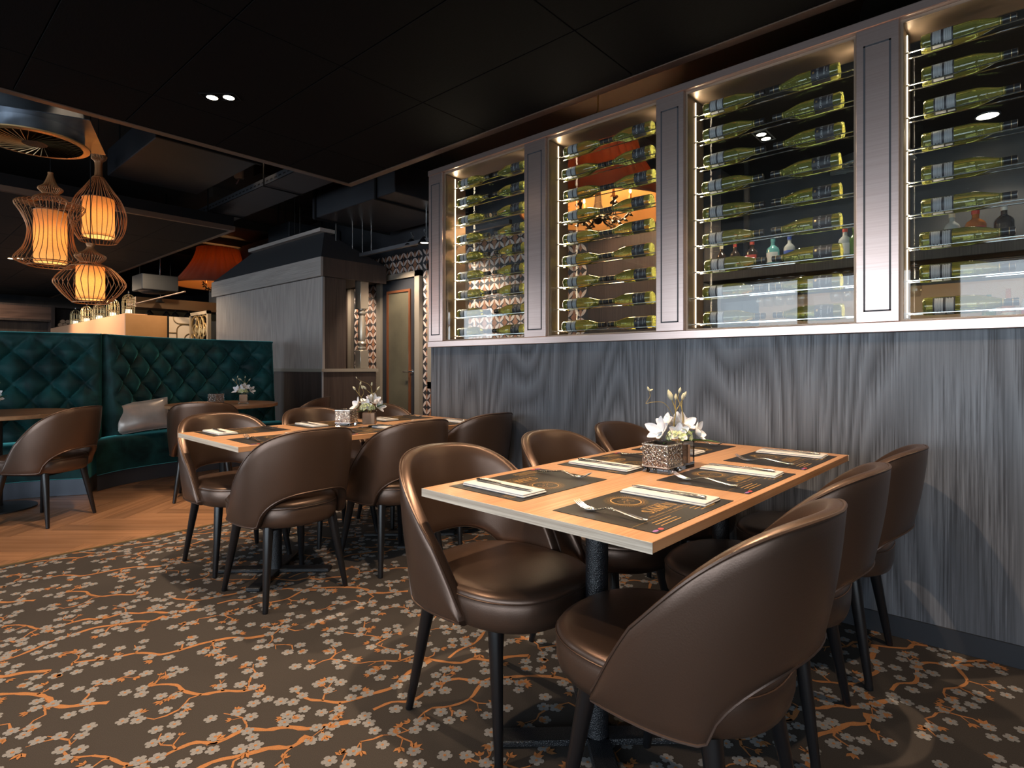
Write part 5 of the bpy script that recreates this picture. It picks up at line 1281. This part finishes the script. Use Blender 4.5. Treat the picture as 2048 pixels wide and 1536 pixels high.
for k, (px, _) in enumerate(gl):
    l = (px - 1024) / 1138; a = R(41.4); d = 4.26 / (math.cos(a) + l * math.sin(a)); y = d * (math.sin(a) - l * math.cos(a))
    if wg is None:
        wg = thing('wine_glass', 'x', 'wine glass', (0, 0, 0))
        MB().lathe([(.034, .028), (.034, .025), (.006, .021)], 20).obj('foot', M['chrome'], wg)
        MB().lathe([(.004, .021), (.004, -.055)], 8).obj('stem', M['chrome'], wg)
        MB().lathe([(.004, -.055), (.022, -.07), (.036, -.10), (.036, -.13), (.028, -.165)], 20).obj('bowl', pane_mat('thin_glass', (.85, .86, .84), 2.0), wg)
        o = wg
    else: o = dup(wg)
    o.location = (4.26, y, 1.722); o['label'] = 'upturned wine glass hanging from the bar gantry, %s from the doorway' % ordn[k]; o['group'] = 'wine glasses hanging from the gantry'
t = thing('back_bar', 'dark back-bar counter with a warm lit bottle shelf', 'counter', (4.60, -.6, 0))
MB().box(0, .35, -1.2, 2.2, 0, 1.02).obj('counter', M['dark_wood'], t, smooth=False); MB().box(.1, .35, -1.2, 2.2, 1.30, 1.33).obj('shelf', M['dark_wood'], t, smooth=False)
MB().box(.34, .36, -1.2, 2.2, 1.02, 1.7).obj('lit_back', mat('amber_mirror', (.30, .17, .08), .3, .3), t, smooth=False)
cols = [(grn, cream), (amber, cream), (clearb, redl), (dark, cream), (amber, redl), (grn, whi), (clearb, blue), (dark, redl)]
desc = ['green bottle with cream label', 'amber bottle with cream label', 'clear bottle with red label', 'dark bottle with cream label', 'amber bottle with red label', 'green bottle with white label', 'clear bottle with blue label', 'dark bottle with red label']
for k in range(12):
    c, lb = cols[k % 8]
    s = thing('spirit_bottle', desc[k % 8] + ' on the lit back-bar shelf, ' + (ordn + ['tenth', 'eleventh', 'twelfth'])[k] + ' along', 'bottle', (4.80, .12 - k * .095, 1.331), 0, 'spirit bottles on the back bar'); h = .26 + .03 * (k % 3); r = .036
    MB().lathe([(0, 0), (r, 0), (r, h * .6), (r * .4, h * .76), (r * .35, h), (0, h)], 14).obj('body', c, s)
    MB().grid([[((r + .001) * math.cos(q), (r + .001) * math.sin(q), z_) for z_ in (h * .15, h * .48)] for q in [R(110 + 14 * j) for j in range(11)]]).obj('label', lb, s)
# ---------------------------------------------------------------- lamps' own light, and added spots without fixtures
def pair(x, y, z, pw, size=95, col=WARM, radius=.025):
    spot(x, y, z, pw, size, .35, col, radius)
pair(1.365, 3.45, H1 - .02, 230)
pair(1.30, 1.02, H1 - .02, 250)
pair(2.15, .95, H1 - .02, 50)
pair(2.2, 3.1, H1 - .02, 60)
pair(.15, 2.1, H1 - .02, 110)
pair(.10, 3.7, H1 - .02, 110)
pair(.55, .55, H1 - .02, 60)
pair(1.95, -.35, H1 - .02, 100)
pair(1.0, 4.75, 3.3, 240, 46)  # fixtureless spot added to warm the timber floor beside the carpet
pair(2.6, 5.6, 3.3, 50, 80)  # fixtureless spot added to brighten the sofa
for px, py, d in ((101, 475, 4.6), (197, 436, 5.05), (181, 566, 4.3)):
    p = ray(px, py, d); point(p[0], p[1], p[2], 1.7, (1, .42, .14))
p = ray(437, 560, 10.2); point(p[0], p[1], p[2] + .12, 18, (1, .55, .22), .1)
p = ray(1196, 425, 4.5); point(p[0], p[1], p[2] + .15, 52, (1, .62, .32), .1)
spot(3.98, 6.75, 2.14, 45, 130, .6, (1, .78, .58), .04, (4.5, 6.95, 1.3))  # fixtureless lamp added inside the booth to light its opening
for x, y in ((3.95, 5.55), (3.95, 4.6)): spot(x, y, 2.42, 120, 110, .6, (1, .78, .58), .04, (4.5, y, 1.2))
spot(4.05, 1.28, H1 - .02, 40, 110, .5, (1, .78, .55)); spot(4.55, .1, H1 - .02, 60, 110, .5, (1, .78, .55))
spot(4.0, 2.6, 2.68, 30, 120, .6, (1, .7, .45))
for x, y, z, pw, aim in ((1.5, 12.6, 2.6, 220, (2.55, 12.2, 1.5)), (1.6, 10.8, 2.6, 160, (2.55, 10.6, 1.5)), (2.9, 8.9, 2.6, 90, (2.9, 9.95, 1.6)), (.6, 14.2, 2.6, 160, (.8, 15.4, 2.0))): spot(x, y, z, pw, 110, .6, (1, .74, .48), .05, aim)  # unseen spots added to brighten the peach partition and far shelf
point(4.75, -.5, 1.6, 4, (1, .6, .28))
for y0, y1 in BAYS[:4]:                     # the strips in each bay
    ld = bpy.data.lights.new('strip_lamp', 'AREA'); ld.shape = 'RECTANGLE'; ld.size = .02; ld.size_y = 1.2; ld.energy = 5.0; ld.color = (1, .80, .54)
    for yy, rx in ((y1 - .018, -90), (y0 + .018, 90)):
        o = bpy.data.objects.new('strip_lamp', ld); C.objects.link(o); o.location = (W + .097, yy, 1.94); o.rotation_euler = (R(rx), 0, 0)
